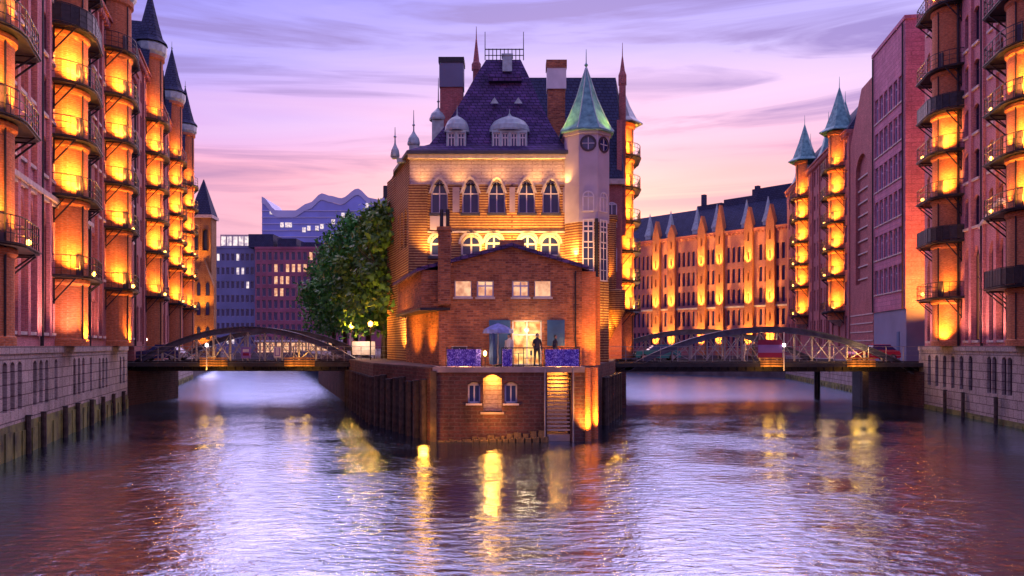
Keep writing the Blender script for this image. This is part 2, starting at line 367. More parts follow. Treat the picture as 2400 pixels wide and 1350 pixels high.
_win = {}
def win_mesh(w, h, kind, style, fm):
    key = (round(w,2), round(h,2), kind, style, fm)
    if key in _win: return _win[key]
    f = MB(); t = {'thin': .05, 'fat': .13}.get(style, .08); P = arch_pts(-w/2, w/2, h, kind, 8)
    f.box(-w/2, w/2, -.06, .03, 0, t)
    zs = P[0][1]
    f.box(-w/2, -w/2+t, -.06, .03, 0, zs); f.box(w/2-t, w/2, -.06, .03, 0, zs)
    c = Vector((0, zs*.6))
    for q in range(len(P)-1):
        a = Vector(P[q]); b = Vector(P[q+1]); ai = a + (c-a).normalized()*t*1.2; bi = b + (c-b).normalized()*t*1.2
        for yy in (.03,): f.face([(a.x,yy,a.y),(b.x,yy,b.y),(bi.x,yy,bi.y),(ai.x,yy,ai.y)])
        f.face([(ai.x,.03,ai.y),(bi.x,.03,bi.y),(bi.x,-.06,bi.y),(ai.x,-.06,ai.y)])
    if style in ('cross', 'fat'):
        f.box(-t*.45, t*.45, -.05, .02, t, h-.1 if kind else h-t)
        zt_ = zs if kind else h*.68
        f.box(-w/2+t, w/2-t, -.05, .025, zt_-t*.5, zt_+t*.5)
    elif style == 'bars':
        for q in range(1, max(2, int(h/.75))): f.box(-w/2+t, w/2-t, -.05, .02, q*.75-.02, q*.75+.02)
        f.box(-.02, .02, -.05, .02, t, h-t)
    elif style == 'triple':
        for q in (-w/6, w/6): f.box(q-t*.5, q+t*.5, -.05, .02, t, h-.06)
        f.box(-w/2+t, w/2-t, -.05, .022, h*.66, h*.66+t)
    g = MB(); g.face([(-w/2+.01,-.03,.01), (w/2-.01,-.03,.01)] + [(x*.99,-.03,z-.01) for x, z in reversed(P)])
    _win[key] = (f.mesh('window_frame', fm), g); return _win[key]
_pane = {}
def window(root, x, z, w, h, kind=0, y=-.22, style='cross', fm='frame', gm='glass', rz=0, part='window'):
    fme, g = win_mesh(w, h, kind, style, fm)
    key = (id(fme), gm)
    if key not in _pane: _pane[key] = g.mesh('pane', gm)
    o = link(part, fme, root, (x, y, z), rz); link('pane', _pane[key], o); return o

# ------------------------------------------------------------------ ground, water
def slab(name, poly, z0, z1, m, label=None):
    # make ccw
    A = sum(poly[i][0]*poly[(i+1) % len(poly)][1]-poly[(i+1) % len(poly)][0]*poly[i][1] for i in range(len(poly)))
    if A < 0: poly = poly[::-1]
    o = MB().prism(poly, z0, z1).build(name, m); o['kind'] = 'structure'; return o
w_ = MB(); w_.face([(-900,-200,0),(900,-200,0),(900,1500,0),(-900,1500,0)]); tag(w_.build('canal_water', 'water'), kind='structure')
oL, dL = Vector((-22.3,35.3)), Vector((-.2873,.9578)).normalized()
oR, dR = Vector((31.1,49.2)), Vector((.151,.9885)).normalized()
oF, dF = Vector((43,127)), Vector((-.665,.747)).normalized()
def P2(o, d, t, n=0, nv=None): p = o + d*t + (nv*n if nv else Vector((0,0))); return (p.x, p.y)
QZ = 3.6
# land masses (their edges run 0.3 m behind the quay wall faces)
nL = Vector((dL.y, -dL.x)); nR = Vector((-dR.y, dR.x)); nF = Vector((-dF.y, -dF.x)) if False else Vector((-.747,-.665)).normalized()
slab('quay_ground', [P2(oL,dL,-60,-.3,nL), P2(oL,dL,260,-.3,nL), (-400,290), (-400,-60)], -2, QZ, 'ground')
slab('quay_ground', [P2(oR,dR,-60,-.3,nR), P2(oR,dR,78.5,-.3,nR), P2(oF,dF,60,-.3,nF), P2(oF,dF,150,-.3,nF), (400,300), (400,-60)], -2, QZ, 'ground')
isl = [(-5.2,44.75), (-8.9,52.4)]
e_ = Vector((-8.9,52.4)); il = Vector((-.2873,.9578))
for L_ in (22, 60, 160): isl.append(tuple(e_+il*L_))
isl_r = [(4.2,44.75), (5.25,50), (7.3,59), (10.0,77), (12.0,92), (6,130), (-8,200)]
slab('island_ground', isl + isl_r[::-1], 3.0, 3.9, 'ground')
slab('far_ground', [(-3000,310), (3000,310), (4000,4000), (-4000,4000)], -2, 3.4, 'ground')

# ------------------------------------------------------------------ warehouse facades
# local frame of a facade: x along the wall, y out over the water, z up
CYL = [(a) for a in range(0, 181, 12)]
def bay_outline(r, cx=0): return [(cx+r*math.cos(R(a)), r*math.sin(R(a))) for a in range(0, 181, 15)]

_bal = {}
def balcony_meshes(fd, r, near=2.2, far=3.4, out=1.8, solid=False):
    key = (fd, r, near, far, out, solid)
    if key in _bal: return _bal[key]
    ol = []
    for a in range(0, 91, 15):                                   # rounded near corner
        ol.append((-fd*near*math.cos(R(a))*1.0, out*math.sin(R(a))))
    ol += [(fd*(far-.5), out*.88), (fd*far, out*.66), (fd*far, 0)]
    poly = ol if fd > 0 else ol
    def prism_poly(p):
        A = sum(p[i][0]*p[(i+1) % len(p)][1]-p[(i+1) % len(p)][0]*p[i][1] for i in range(len(p)))
        return p if A > 0 else p[::-1]
    pl = MB().prism(prism_poly(ol), -.14, 0); pl.prism(prism_poly([(x*1.03, y*1.04) for x, y in ol]), -.06, -.01)
    ra = MB()
    pts = []
    for i in range(len(ol)-1):
        a, b = Vector(ol[i]), Vector(ol[i+1]); n = max(1, int((b-a).length/.42))
        for k in range(n): pts.append(a.lerp(b, k/n)*.985)
    pts.append(Vector(ol[-1])*.985)
    if solid:
        for i in range(len(pts)-1):
            a, b = pts[i], pts[i+1]; ra.face([(a.x,a.y,.05),(b.x,b.y,.05),(b.x,b.y,1.02),(a.x,a.y,1.02)])
    for i, p in enumerate(pts):
        ra.tube((p.x,p.y,0), (p.x,p.y,1.06), .019 if i % 3 else .032, n=4)
    for zz_ in (.35, .70, 1.06):
        for i in range(len(pts)-1): ra.tube((*pts[i], zz_), (*pts[i+1], zz_), .021 if zz_ < 1 else .032, n=4)
    br = []
    for x, o in ((fd*2.9, out*.8), (fd*2.0, out*.9), (-fd*1.75, 1.1)):
        q_ = MB(); br.append(q_); br_ = q_
        br_.tube((x, 0, -1.5), (x, o, -.18), .05, n=4); br_.tube((x, .05, -.22), (x, o, -.22), .05, n=4); br_.tube((x, .04, -1.6), (x, .04, -.2), .05, n=4)
        br_.tube((x, .06, -.85), (x, o*.5, -.22), .035, n=4)
    lm = MB().box(-.10, .10, -.10, .10, 0, .06); lm.tube((0,0,.06), (0,0,.2), .03)
    bu = MB().lathe(0, 0, [(0,.18),(.10,.22),(.13,.30),(.10,.40),(0,.44)], 8)
    _bal[key] = (pl.mesh('balcony', 'iron'), ra.mesh('railing', 'iron'), [q_.mesh('bracket', 'iron') for q_ in br], bu.mesh('lamp', 'bulb', True))
    return _bal[key]

def bay(root, x, r, z0, levels, top, fd, lit, roof=None, mat_='brick_bay', energy=70, sidelamp=None, solid=(), balc=True, door=True):
    """rounded brick hoist bay standing proud of a wall, with a lamp-lit balcony at each level. fd: local x sense that runs away from the camera"""
    b = MB(); o = bay_outline(r)
    b.lathe(0, 0, [(r, z0), (r, top)], 16, 0, math.pi)
    b.lathe(0, 0, [(r+.08, z0), (r+.08, z0+.35), (r, z0+.42)], 16, 0, math.pi)
    b.lathe(0, 0, [(r, top-.5), (r+.16, top-.35), (r+.16, top), (0, top)], 16, 0, math.pi)
    for z in levels: b.lathe(0, 0, [(r, z-.55), (r+.12, z-.40), (r+.12, z-.2), (r, z-.2)], 16, 0, math.pi)
    by = b.build('hoist_bay', mat_, root, (x, 0, 0), smooth=False)
    for a_ in (62, 128): a_ = R(a_ if fd < 0 else 180-a_); MB().tube((r*math.cos(a_)*1.03, r*math.sin(a_)*1.03, z0+.4), (r*math.cos(a_)*1.03, r*math.sin(a_)*1.03, top-.5), .045, n=6).build('downpipe', 'iron', by)
    pl, ra, br, bu = balcony_meshes(fd, r)
    for i, z in enumerate(levels):
        if balc:
            sd = i in solid
            pl, ra, br, bu = balcony_meshes(fd, r, solid=sd)
            p = link('balcony', pl, root, (x, 0, z)); link('railing', ra, p); [link('bracket', q_, p) for q_ in br]
        if door:
            d = MB(); a = R(90 + fd*38)
            d.box(-.28, .28, -.03, .05, 0, 2.1)
            link('hoist_door', d.mesh('hoist_door', 'frame_dark') if i == 0 and not hasattr(bay, 'dm') else bay.dm, by, ((r)*math.cos(a)*.995, r*math.sin(a)*.995, z+.02), a-math.pi/2) if hasattr(bay, 'dm') else None
        nz = levels[i+1] if i+1 < len(levels) else top
        if i in lit:
            cx, cy = x - fd*1.75, 1.15
            light(root, (cx, cy, z+.30), energy*lit[i]*rnd.uniform(2.1,3.4), kind='SPOT', target=(x - fd*.7, .75, z+.55*(nz-z)), cone=118)
            light(root, (x - fd*.2, 1.75, z+.15), energy*lit[i]*rnd.uniform(.9,1.8), kind='SPOT', target=(x - fd*.1, 1.1, z+.72*(nz-z)), cone=60)
        if sidelamp and sidelamp.get(i):
            e = sidelamp[i]; lx, ly = x + fd*2.9, 1.15
            if balc: link('lamp', bu, p, (fd*2.9, 1.15, .12))
            light(root, (lx, ly, z+.62), e, color=(1,.37,.04), radius=.12)
    if roof: roof(root, x, top)
    return by
_d = MB(); _d.box(-.17, .17, -.03, .05, 0, 1.15); bay.dm = _d.mesh('hoist_door', 'frame_dark')

def cone_roof(rad, h, ball=True, m='slate_blue', lean=0.0):
    def f(root, x, z):
        b = MB(); b.cur = 1
        b.lathe(0, .15, [(rad*.86, z), (rad*.98, z+.35), (rad*1.0, z+1.0), (rad*.82, z+1.3)], 14)
        b.cur = 0
        b.lathe(0, .15, [(rad*1.06, z+1.25), (rad*.80, z+1.75), (rad*.52, z+1.3+h*.38), (rad*.28, z+1.3+h*.68), (.05, z+1.3+h)], 10)
        o = b.build('turret_roof', [m, 'copper_pale'], root, (x, 0, 0))
        f_ = MB().tube((0,.15,z+1.2+h), (0,.15,z+2.2+h), .05, .02, 5); f_.lathe(0, .15, [(0,z+1.3+h),(.14,z+1.42+h),(0,z+1.6+h)], 8); f_.build('finial', 'copper_pale', o)
    return f
def pyramid_roof(rad, h, m='copper'):
    def f(root, x, z):
        b = MB(); b.lathe(0, .1, [(rad*1.12, z), (rad*1.12, z+.12), (rad*.80, z+.55), (rad*.42, z+h*.5), (.06, z+h)], 6, R(30), R(390))
        o = b.build('turret_roof', m, root, (x, 0, 0)); MB().tube((0,.1,z+h-.2), (0,.1,z+h+1.3), .05, .02, 5).build('finial', m, o)
    return f

def plinth(root, x0, x1, ztop, wins, proud=.35, green=1.0):
    mb = MB(); y = proud
    ops = [(a-.32, a+.32, z0, z1, 3) for a, z0, z1 in wins]
    wall(mb, x0, x1, green, ztop-.35, y, ops, .35)
    mb.box(x0, x1, -.8, y+.08, ztop-.35, ztop); mb.box(x0, x1, -.8, y-.36, -1.5, ztop-.35)
    mb.build('plinth', 'granite_joint', root)
    g = MB().box(x0, x1, -.7, y+.04, -1.5, green-.002); n = int(abs(x1-x0)/1.4)
    for i in range(n):
        a = x0 + (x1-x0)*(i+.5)/n + rnd.uniform(-.3,.3); g.box(a-.45, a+.45, y, y+.10, -.5, green-.25+rnd.uniform(-.15,.12))
    g.build('algae_footing', 'moss', root)
    for a, z0, z1 in wins: window(root, a, z0, .62, z1-z0-.05, 3, y=y-.2, style='bars', fm='frame_dark', part='cellar_window')

def facade(root, x0, x1, z0, z1, cols, rows, m, y=0, style='triple', lit=(), w=1.1, arch_row=True, base_arch=None, fm='frame', depth=12, top=True, sill=True, pil=True, skip=()):
    """cols: centre x of the window axes; rows: list of (z bottom, z top). One window object per opening."""
    ops = []
    for c in cols:
        for j, (a, b) in enumerate(rows):
            k = 3 if arch_row else 0
            if base_arch and j == 0: k = 2
            ops.append((c-w/2, c+w/2, a, b, k))
    mb = MB(); wall(mb, x0, x1, z0, z1, y, ops, .32)
    # sides, back and top of the volume
    mb.box(x0, x1, y-depth, y-.36, z0, z1)
    for xx in (x0, x1): mb.face([(xx,y,z0),(xx,y-.36,z0),(xx,y-.36,z1),(xx,y,z1)])
    mb.build('wall', m, root)
    for i, c in enumerate(cols):
        for j, (a, b) in enumerate(rows):
            k = 3 if arch_row else 0
            if base_arch and j == 0: k = 2
            gm = 'glass'
            if (i, j) in lit: gm = 'glass_dim'
            window(root, c, a, w, b-a, k, y-.22, style, fm, gm)
    if sill:
        s = MB()
        for c in cols:
            for j, (a, b) in enumerate(rows): s.box(c-w/2-.1, c+w/2+.1, y-.05, y+.13, a-.16, a)
        # every sill its own part
        me = MB().box(-w/2-.1, w/2+.1, -.05, .13, -.16, 0).mesh('sill', 'stone')
        for c in cols:
            for j, (a, b) in enumerate(rows): link('sill', me, root, (c, y, a-.002))
    if pil:
        xs = sorted([(cols[i]+cols[i+1])/2 for i in range(len(cols)-1)])
        for q in xs[::pil if isinstance(pil, int) else 1]:
            MB().box(-.22, .22, -.02, .16, rows[0][0]-.2, z1-.8).build('pilaster', m, root, (q, y, 0))
    if top:
        c = MB().box(x0-.05, x1+.05, -.3, .30, -.45, -.15); c.box(x0-.05, x1+.05, -.3, .45, -.15, 0)
        n = int((x1-x0)/.6)
        for i in range(n): a = x0+(i+.5)*(x1-x0)/n; c.box(a-.1, a+.1, 0, .32, -.75, -.45)
        c.build('cornice', m, root, (0, y, z1))

def mansard(root, x0, x1, y0, y1, z0, z1, inset=3, m='slate_blue', name='roof'):
    b = MB(); b.prism([(x0,y0),(x1,y0),(x1,y1),(x0,y1)][::1], z0, z1, [(x0+.6,y0+inset),(x1-.6,y0+inset),(x1-.6,y1-inset),(x0+.6,y1-inset)])
    return b.build(name, m, root)

def fit_rows(levels, top, first=(5.5, 8.6), h=2.3):
    r = []
    for i, z in enumerate(levels):
        nz = levels[i+1] if i+1 < len(levels) else z+3.2
        r.append((z+.55, min(nz-.6, z+.55+h)))
    return [r_ for r_ in r if r_[1] < top-.6]

# ---- left row. local x = -t (towards the camera)
LV = [9.2, 13.4, 16.6, 19.8, 23.1, 26.4]
RZL = math.atan2(-dL.y, -dL.x)
def left_root(name, label, cat='warehouse'): return thing(name, label, cat, (oL.x, oL.y, 0), RZL)
def frange(a, b, n): return [a+(b-a)*(i+.5)/n for i in range(n)]

rt = left_root('warehouse', 'tall pink-brick warehouse at the left edge with tall pointed ground arches and lamp-lit balconies')
cols = [-(t) for t in (1.6, 3.2, 4.9, 7.4, 8.7, 14.2, 15.9, 17.3)] + [6.0, 7.6, 9.2]
up = [(a, b) for a, b in fit_rows(LV[1:], 40, h=2.45)]
facade(rt, -18.5, 14, 5.0, 33, cols, [(5.7, 12.2)]+up, 'brick_pink', w=1.08, style='triple', base_arch=True, fm='frame_dark', lit={(2,1),(5,2)}, pil=1)
st = MB().box(-18.5, 14, 0, .28, 12.75, 13.0); st.box(-18.5, 14, 0, .16, 12.55, 12.75); st.build('string_course', 'stone', rt)
plinth(rt, -18.6, 14, 5.0, [(-t, 2.1, 4.3) for t in (-9,-7,-5,-.5,.6,1.7,4.2,5.3,6.4,8.3,12.6,13.8,15,17.2)], .35, 1.5)
bay(rt, 3.0, 1.35, 5.0, [9.1,14.1,17.6,20.9,24.1,27.4], 31.5, -1, {0:1,1:1,2:1,3:1,4:1}, energy=150, sidelamp={0:22,1:22,2:18,3:14,4:10})
bay(rt, -11.0, 1.35, 5.0, [8.9,13.3,16.5,19.5,22.6,25.6], 31.5, -1, {0:1,1:1.1,2:1.1,3:1.1}, energy=150, sidelamp={0:16,1:16,2:14,3:6}, solid=(4,))
MB().tube((-6.35,.15,5),(-6.35,.15,32.5),.09).build('downpipe', 'iron', rt)
MB().tube((-17.9,.15,5),(-17.9,.15,32.5),.09).build('downpipe', 'iron', rt)
mansard(rt, -18.5, 14, -12, .2, 33, 38)

rt = left_root('warehouse', 'dark red-brick warehouse with one round bay, second from the left edge')
cols = [-(t) for t in (19.8, 21.4, 23.0, 29.6, 31.2, 32.8, 34.4, 36)]
facade(rt, -37, -18.6, 5.0, 28.5, cols, [(5.7, 8.2), (9.7, 12.6)]+fit_rows(LV[1:5], 40), 'brick_red', w=.9, fm='frame', lit={(3,1),(5,3)}, y=0)
plinth(rt, -31.2, -18.6, 5.0, [(-t, 2.1, 4.2) for t in (20,21.2,22.4,28,29.5)], .35, 1.1)
bay(rt, -25.7, 1.45, 5.0, [9.2,13.6,16.8,19.9,23.2,26.5], 30.4, -1, {0:.7,1:1,2:1.1,3:1.1,4:1}, cone_roof(1.7, 7), energy=150, sidelamp={0:22,1:18,2:0,3:4,4:4})
MB().tube((-36.7,.15,5),(-36.7,.15,28),.09).build('downpipe', 'iron', rt)
mansard(rt, -37, -18.6, -12, .2, 28.5, 34)

rt = left_root('warehouse', 'long red-brick warehouse with three spired round bays beyond the left bridge')
cols = [-(t) for t in (39, 41, 43, 49.2, 51.2, 53.2, 55.2, 57.2, 59.2, 61.2, 67.6, 69.6, 71.6, 73.6, 75.6, 77.6, 84.2, 86.2, 88.2)]
LV3 = [9.8,14.1,17.2,20.3,23.6,26.8]
facade(rt, -90, -37.1, 3.4, 31, cols, [(5.4, 8.6), (10.4, 13.2)]+fit_rows(LV3[1:], 40), 'brick_red', w=.95, fm='frame', lit={(3,1),(5,3),(8,2),(12,4)}, sill=False, pil=2)
for t_, tp in ((45.9,0), (64.4,.8), (80.8,1.2)):
    bay(rt, -t_, 1.3, 3.6, [v+tp*.35 for v in LV3], 33.2+tp, -1, {0:.9,1:1,2:1,3:1,4:1,5:.5}, cone_roof(1.55, 5.2), energy=170, sidelamp={0:26,1:26,2:26,3:26,4:20})
mansard(rt, -90, -37.1, -12, .2, 31, 36)
for t_, hw_, za_ in ((45.9,2.6,36.5),(55.2,2.4,34.8),(64.4,2.6,37),(72.8,2.4,35.4),(80.8,2.6,37.4),(87.5,2.0,35.5)):
    g = MB(); g.v = [(-hw_,.1,30.6),(hw_,.1,30.6),(0,.1,za_),(-hw_,-6,30.6),(hw_,-6,30.6),(0,-6,za_)]; g.f = [(0,1,2),(3,5,4)]; g.mi = [0,0]; g.build('gable', 'brick_red', rt, (-t_,0,0))
    g = MB(); g.v = [(-hw_-.2,.3,30.5),(0,.3,za_+.15),(0,-6,za_+.15),(-hw_-.2,-6,30.5),(hw_+.2,.3,30.5),(hw_+.2,-6,30.5)]; g.f = [(0,1,2,3),(1,4,5,2)]; g.mi = [0,0]; g.build('gable_roof', 'slate_blue', rt, (-t_,0,0))
plinth(rt, -92, -39, 3.5, [], .2, .7)

wash_l = [(-5.8,110),(-9.0,110),(-14.5,90),(-19.5,90),(1.0,110),(-30,90),(-34,70)]
# corner house with a pointed tower at the end of the left canal
rt = thing('corner_house', 'gothic corner house with a lamp-lit gable and dark pointed tower beyond the left warehouses', 'house', (-51.0, 133, 0), R(4))
tw = MB(); wall(tw, -1.6, 1.6, 3.4, 26, 0, [(-1.1,-.35,20.6,24.2,1), (.35,1.1,20.6,24.2,1), (-1.1,-.35,8,12,2), (.35,1.1,8,12,2), (-1.1,-.35,13.5,17,2), (.35,1.1,13.5,17,2)], .3)
tw.box(-1.6, 1.6, .36, 3.2, 3.4, 26); tw.build('tower', 'band', rt)
for x_ in (-.72, .72):
    for z_, k_ in ((20.6,1), (8,2), (13.5,2)): window(rt, x_, z_, .72, 3.5, k_, .25, 'thin', 'frame_dark', rz=math.pi)
MB().box(-1.9, 1.9, -.3, 3.5, 26, 26.5).build('cornice', 'stone', rt)
b = MB(); b.prism([(-1.8,-.2),(1.8,-.2),(1.8,3.4),(-1.8,3.4)], 26.5, 32.6, [(-.05,1.55),(.05,1.55),(.05,1.65),(-.05,1.65)]); b.build('spire', 'slate_blue', rt)
g = MB(); g.box(-1.0,2.4,-1.0,-.02,3.4,14.6); g.face([(-1.0,-1.0,14.6),(2.4,-1.0,14.6),(.7,-1.0,19.4)]); g.face([(-1.0,-1.0,14.6),(.7,-1.0,19.4),(.7,0,19.4),(-1.0,0,14.6)]); g.face([(2.4,-1.0,14.6),(.7,-1.0,19.4),(.7,0,19.4),(2.4,0,14.6)]); g.build('gable_wall', 'band', rt)
for z_ in (6, 10, 13.2):
    for x_ in (0, 1.4): window(rt, x_, z_, .6, 2.2, 2, -1.06, 'thin', 'frame_dark', rz=math.pi)
for x_, z_, e_w in ((.7, 5, 260), (.7, 11, 300), (-.3, 18.5, 300)): light(rt, (x_, -2.9, z_), e_w, kind='SPOT', target=(x_, .2, z_+4.5), cone=110)

def wash(root, xs, y, z, e, up=4.5, c=(1,.42,.22)):
    for x in xs: light(root, (x, y, z), e, kind='SPOT', target=(x, .1, z+up), cone=120, color=c)
# ---- right row. local x = t
RZR = math.atan2(dR.y, dR.x)
def right_root(name, label, cat='warehouse'): return thing(name, label, cat, (oR.x, oR.y, 0), RZR)
RV = [8.6,12.8,16.1,19.3,22.4,25.5,29.6]
rt = right_root('warehouse', 'tall pink-brick warehouse at the right edge with pointed arches above the granite quay')
cols = [-5.2, 1.6, 3.1, 4.6, 7.1, 8.6, 14.6, 16.2]
facade(rt, -14, 17.3, 5.0, 35.5, cols, [(5.4, 12.0)]+fit_rows(RV[1:], 40, h=2.5), 'brick_pink', w=1.0, base_arch=True, fm='frame_dark', style='triple', lit={(4,0),(2,0)}, pil=1)
plinth(rt, -14, 17.6, 5.0, [(t, 1.9, 4.3) for t in (-8,-5,-3.4,1.2,2.0,3.4,4.2,7.2,8.8,10.4,12,13.6,15.2)], .35, .35)
bay(rt, -1.0, 1.35, 5.0, [8.6,13.1,16.4,19.5,22.7,25.7], 33, 1, {1:1,2:1,3:1.1,4:0,5:1}, energy=150, sidelamp={1:24,2:24,3:12}, solid=(0,))
bay(rt, 11.4, 1.35, 5.0, [8.6,12.7,16.0,19.3,22.3,25.4,30.1], 34, 1, {0:.25,2:1,3:1,6:1.2}, energy=150, sidelamp={0:18,2:16,3:8,5:20}, solid=(1,4))
light(rt, (9.9,1.2,5.3), 230, kind='SPOT', target=(11,.8,7.6), cone=95)
for x_ in (5.9, 9.9): MB().tube((x_,.15,5),(x_,.15,35),.09).build('downpipe', 'iron', rt)
g = MB(); 
for a, b_, za, zb in ((-.2, 3.1, 13.0, 14.3), (3.1, 6.2, 14.3, 13.0)):
    g.prism([(a,0),(b_,0),(b_,.25),(a,.25)], 0, .25); 
    i = len(g.v)-8
    for q in range(8): x_, y_, z_ = g.v[i+q]; g.v[i+q] = (x_, y_, z_ + (za if abs(x_-a) < 1e-6 else zb))
g.build('gable_moulding', 'stone', rt)
mansard(rt, -14, 17.3, -12, .2, 35.5, 40)

# modern block with a blank end wall, beyond the street
rt = right_root('office_block', 'plain modern magenta-brick block with rows of square windows and blank lamp-lit end wall', 'office building')
ops = []; rows_ = []
for lev in range(6):
    a = 10.0 + lev*3.35
    for k in range(6): ops.append((22.9+k*1.45, 24.0+k*1.45, a, a+2.35, 0))
mb = MB(); wall(mb, 22.1, 32, 8.3, 33.6, 0, ops, .3); mb.box(22.1, 32, -9, -.36, 8.3, 33.6)
mb.face([(22.1,0,8.3),(22.1,-.36,8.3),(22.1,-.36,33.6),(22.1,0,33.6)]); mb.face([(32,0,8.3),(32,-.36,8.3),(32,-.36,33.6),(32,0,33.6)]); mb.face([(22.1,0,33.6),(32,0,33.6),(32,-.36,33.6),(22.1,-.36,33.6)])
mb.build('wall', 'concrete_pink', rt)
for o in ops: window(rt, (o[0]+o[1])/2, o[2], 1.1, 2.35, 0, -.2, 'cross', 'frame')
sme = MB().box(-.65,.65,-.05,.10,-.12,0).mesh('sill','stone')
for o in ops: link('sill', sme, rt, ((o[0]+o[1])/2, 0, o[2]))
for x_ in (22.5, 31.6): MB().tube((x_,.12,8.3),(x_,.12,33.4),.08).build('downpipe','iron',rt)
MB().box(22.2, 32, -8.9, -.1, 3.5, 8.3).build('base_storey', 'concrete_blue', rt)
MB().box(-.35, .35, -.02, .05, 0, 2.6).build('door', 'shutter_blue', rt, (24.4, -.1, 3.7))
MB().box(22.0, 32.1, -9.1, .1, 33.6, 33.95).build('parapet', 'concrete_pink', rt)
for y_ in (-.6, -2.4): light(rt, (18.6, y_, 5.0), 2700, kind='SPOT', target=(22.1, y_, 13.0), cone=75, color=(1,.25,.02))

rt = right_root('brick_house', 'narrow red-brick house with a tall arched recess and banded bricks beside the modern block', 'house')
mb = MB(); wall(mb, 32.1, 41, 3.5, 27, -.1, [(34.2,38.8,11.5,25.2,1)], .35); mb.box(32.1, 41, -9, -.46, 3.5, 27); mb.build('wall', 'brick_red', rt)
g = MB(); g.prism([(32.1,-9),(41,-9),(41,-.1),(32.1,-.1)], 27, 32, [(32.1,-9),(36.5,-9),(36.5,-.1),(32.1,-.1)]); g.build('gable', 'brick_red', rt)
for q in range(9): MB().box(34.3, 38.7, -.42, -.30, 0, .14).build('stone_band', 'stone', rt, (0, 0, 12+q*1.35))
for q in range(5): MB().box(32.3, 40.9, -.1, -.04, 0, .12).build('stone_band', 'stone', rt, (0, 0, 4.6+q*.9))

rt = right_root('warehouse', 'red-brick warehouse with two round bays under green copper turret roofs beyond the right bridge')
cols = [42.4, 48.6, 50.6, 52.6, 54.6, 56.6, 58.6, 60.8, 68.4, 70.4, 72.4, 74.4, 76.4]
WV = [9.0,13.0,16.1,19.2,22.3,25.4]
facade(rt, 41.1, 78.5, 3.4, 29, cols, [(5.2,8.4),(9.6,12.4)]+fit_rows(WV[1:], 40, h=2.2), 'brick_red', w=.95, sill=False, fm='frame', lit={(3,2),(9,4)}, pil=2)
bay(rt, 45.0, 1.3, 8.0, WV, 29.6, 1, {0:1,1:1,2:1,3:1,4:1,5:.7}, pyramid_roof(2.0, 5.2), energy=170, sidelamp={0:0,1:26,2:20,3:26,4:12,5:6})
bay(rt, 64.5, 1.3, 8.0, [v+.2 for v in WV], 30.6, 1, {0:1,1:1,2:1,3:1,4:1,5:1}, pyramid_roof(2.0, 5.2), energy=170, sidelamp={0:24,1:28,2:28,3:28,4:24,5:10})
MB().lathe(45, 0, [(0,7.2),(1.4,8.0)], 12, 0, math.pi).build('bay_corbel', 'stone', rt); MB().lathe(64.5, 0, [(0,7.2),(1.4,8.0)], 12, 0, math.pi).build('bay_corbel', 'stone', rt)
mansard(rt, 41.1, 78.5, -12, .2, 29, 33.5)
for x_ in (48.5, 57, 68, 75):
    b = MB(); b.lathe(0, 0, [(1.9,29),(1.9,29.3),(1.1,30.8),(.06,34.2)], 4, R(45), R(405)); b.tube((0,0,34),(0,0,35.4),.05,.02,5); b.build('dormer_roof', 'copper', rt, (x_, -1.4, 0))
plinth(rt, 17.8, 78.5, 3.5, [], .2, .7)

# ---- far row closing the right canal
RZF = math.atan2(dF.y, dF.x)
rt = thing('warehouse', 'long red-brick warehouse row across the end of the right canal with lamp-lit gabled pilasters', 'warehouse', (oF.x, oF.y, 0), RZF)
lits = [2.6, 6.5, 12.0, 15.6, 21.9, 25.3]
cols = [c for c in [.6+i*1.0 for i in range(-1, 40)] if all(abs(c-q) > .95 for q in lits)]
facade(rt, -2, 40, 3.4, 24.1, cols, [(4.6,7.4),(8.4,11),(12,14.4),(15.4,17.8),(18.8,21.4)], 'brick_red', w=.55, sill=False, fm='frame_red', style='thin', pil=0, arch_row=True)
MB().box(-2, 40, 0, .18, 11.3, 11.6).build('string_course', 'stone', rt)
for i, q in enumerate(lits):
    zt = (27.6, 27.6, 28.6, 27.2, 26.4, 27.4)[i]
    mb = MB(); n_ = [(-.12,.12,a,a+1.4,3) for a in (5.6,9,12.3,15.6,18.9,22)]
    wall(mb, -.75, .75, 3.4, 24.6, .55, n_, .3); mb.box(-.75,.75,0,.2,3.4,24.6)
    for s_ in (-.75,.75): mb.face([(s_,.55,3.4),(s_,.0,3.4),(s_,.0,24.6),(s_,.55,24.6)])
    mb.face([(-.75,.55,24.6),(.75,.55,24.6),(0,.55,zt)]); mb.face([(-.75,.55,24.6),(0,.55,zt),(0,-.5,zt),(-.75,-.5,24.6)]); mb.face([(.75,.55,24.6),(0,.55,zt),(0,-.5,zt),(.75,-.5,24.6)])
    mb.build('gabled_pilaster', 'brick_bay', rt, (q, 0, 0))
    for s_ in (-1,):
        light(rt, (q, 1.5, 4.2), 2100, kind='SPOT', target=(q, .6, 9.5), cone=66, color=(1,.46,.07))
        light(rt, (q, 1.35, 11.0), 1500, kind='SPOT', target=(q, .6, 15.5), cone=66, color=(1,.46,.07))
        light(rt, (q, 1.35, 17.6), 1150, kind='SPOT', target=(q, .6, 22.5), cone=66, color=(1,.46,.07))
b = MB(); b.prism([(-2,-12),(40,-12),(40,.2),(-2,.2)], 24.1, 29.2, [(-2,-8),(40,-8),(40,-4),(-2,-4)]); b.build('roof', 'slate_blue', rt)
for x0_, x1_, h_ in ((.5, 8.5, 31.2), (8.5, 14, 30.2), (14.5, 19.5, 29.8)): MB().box(x0_, x1_, -8.2, -3.8, 27, h_).build('roof_block', 'slate_blue', rt)
for x_ in (.9, 8.2, 18.9): MB().box(-.35,.35,-.35,.35,28,31.9).build('chimney', 'slate_blue', rt, (x_, -5, 0))
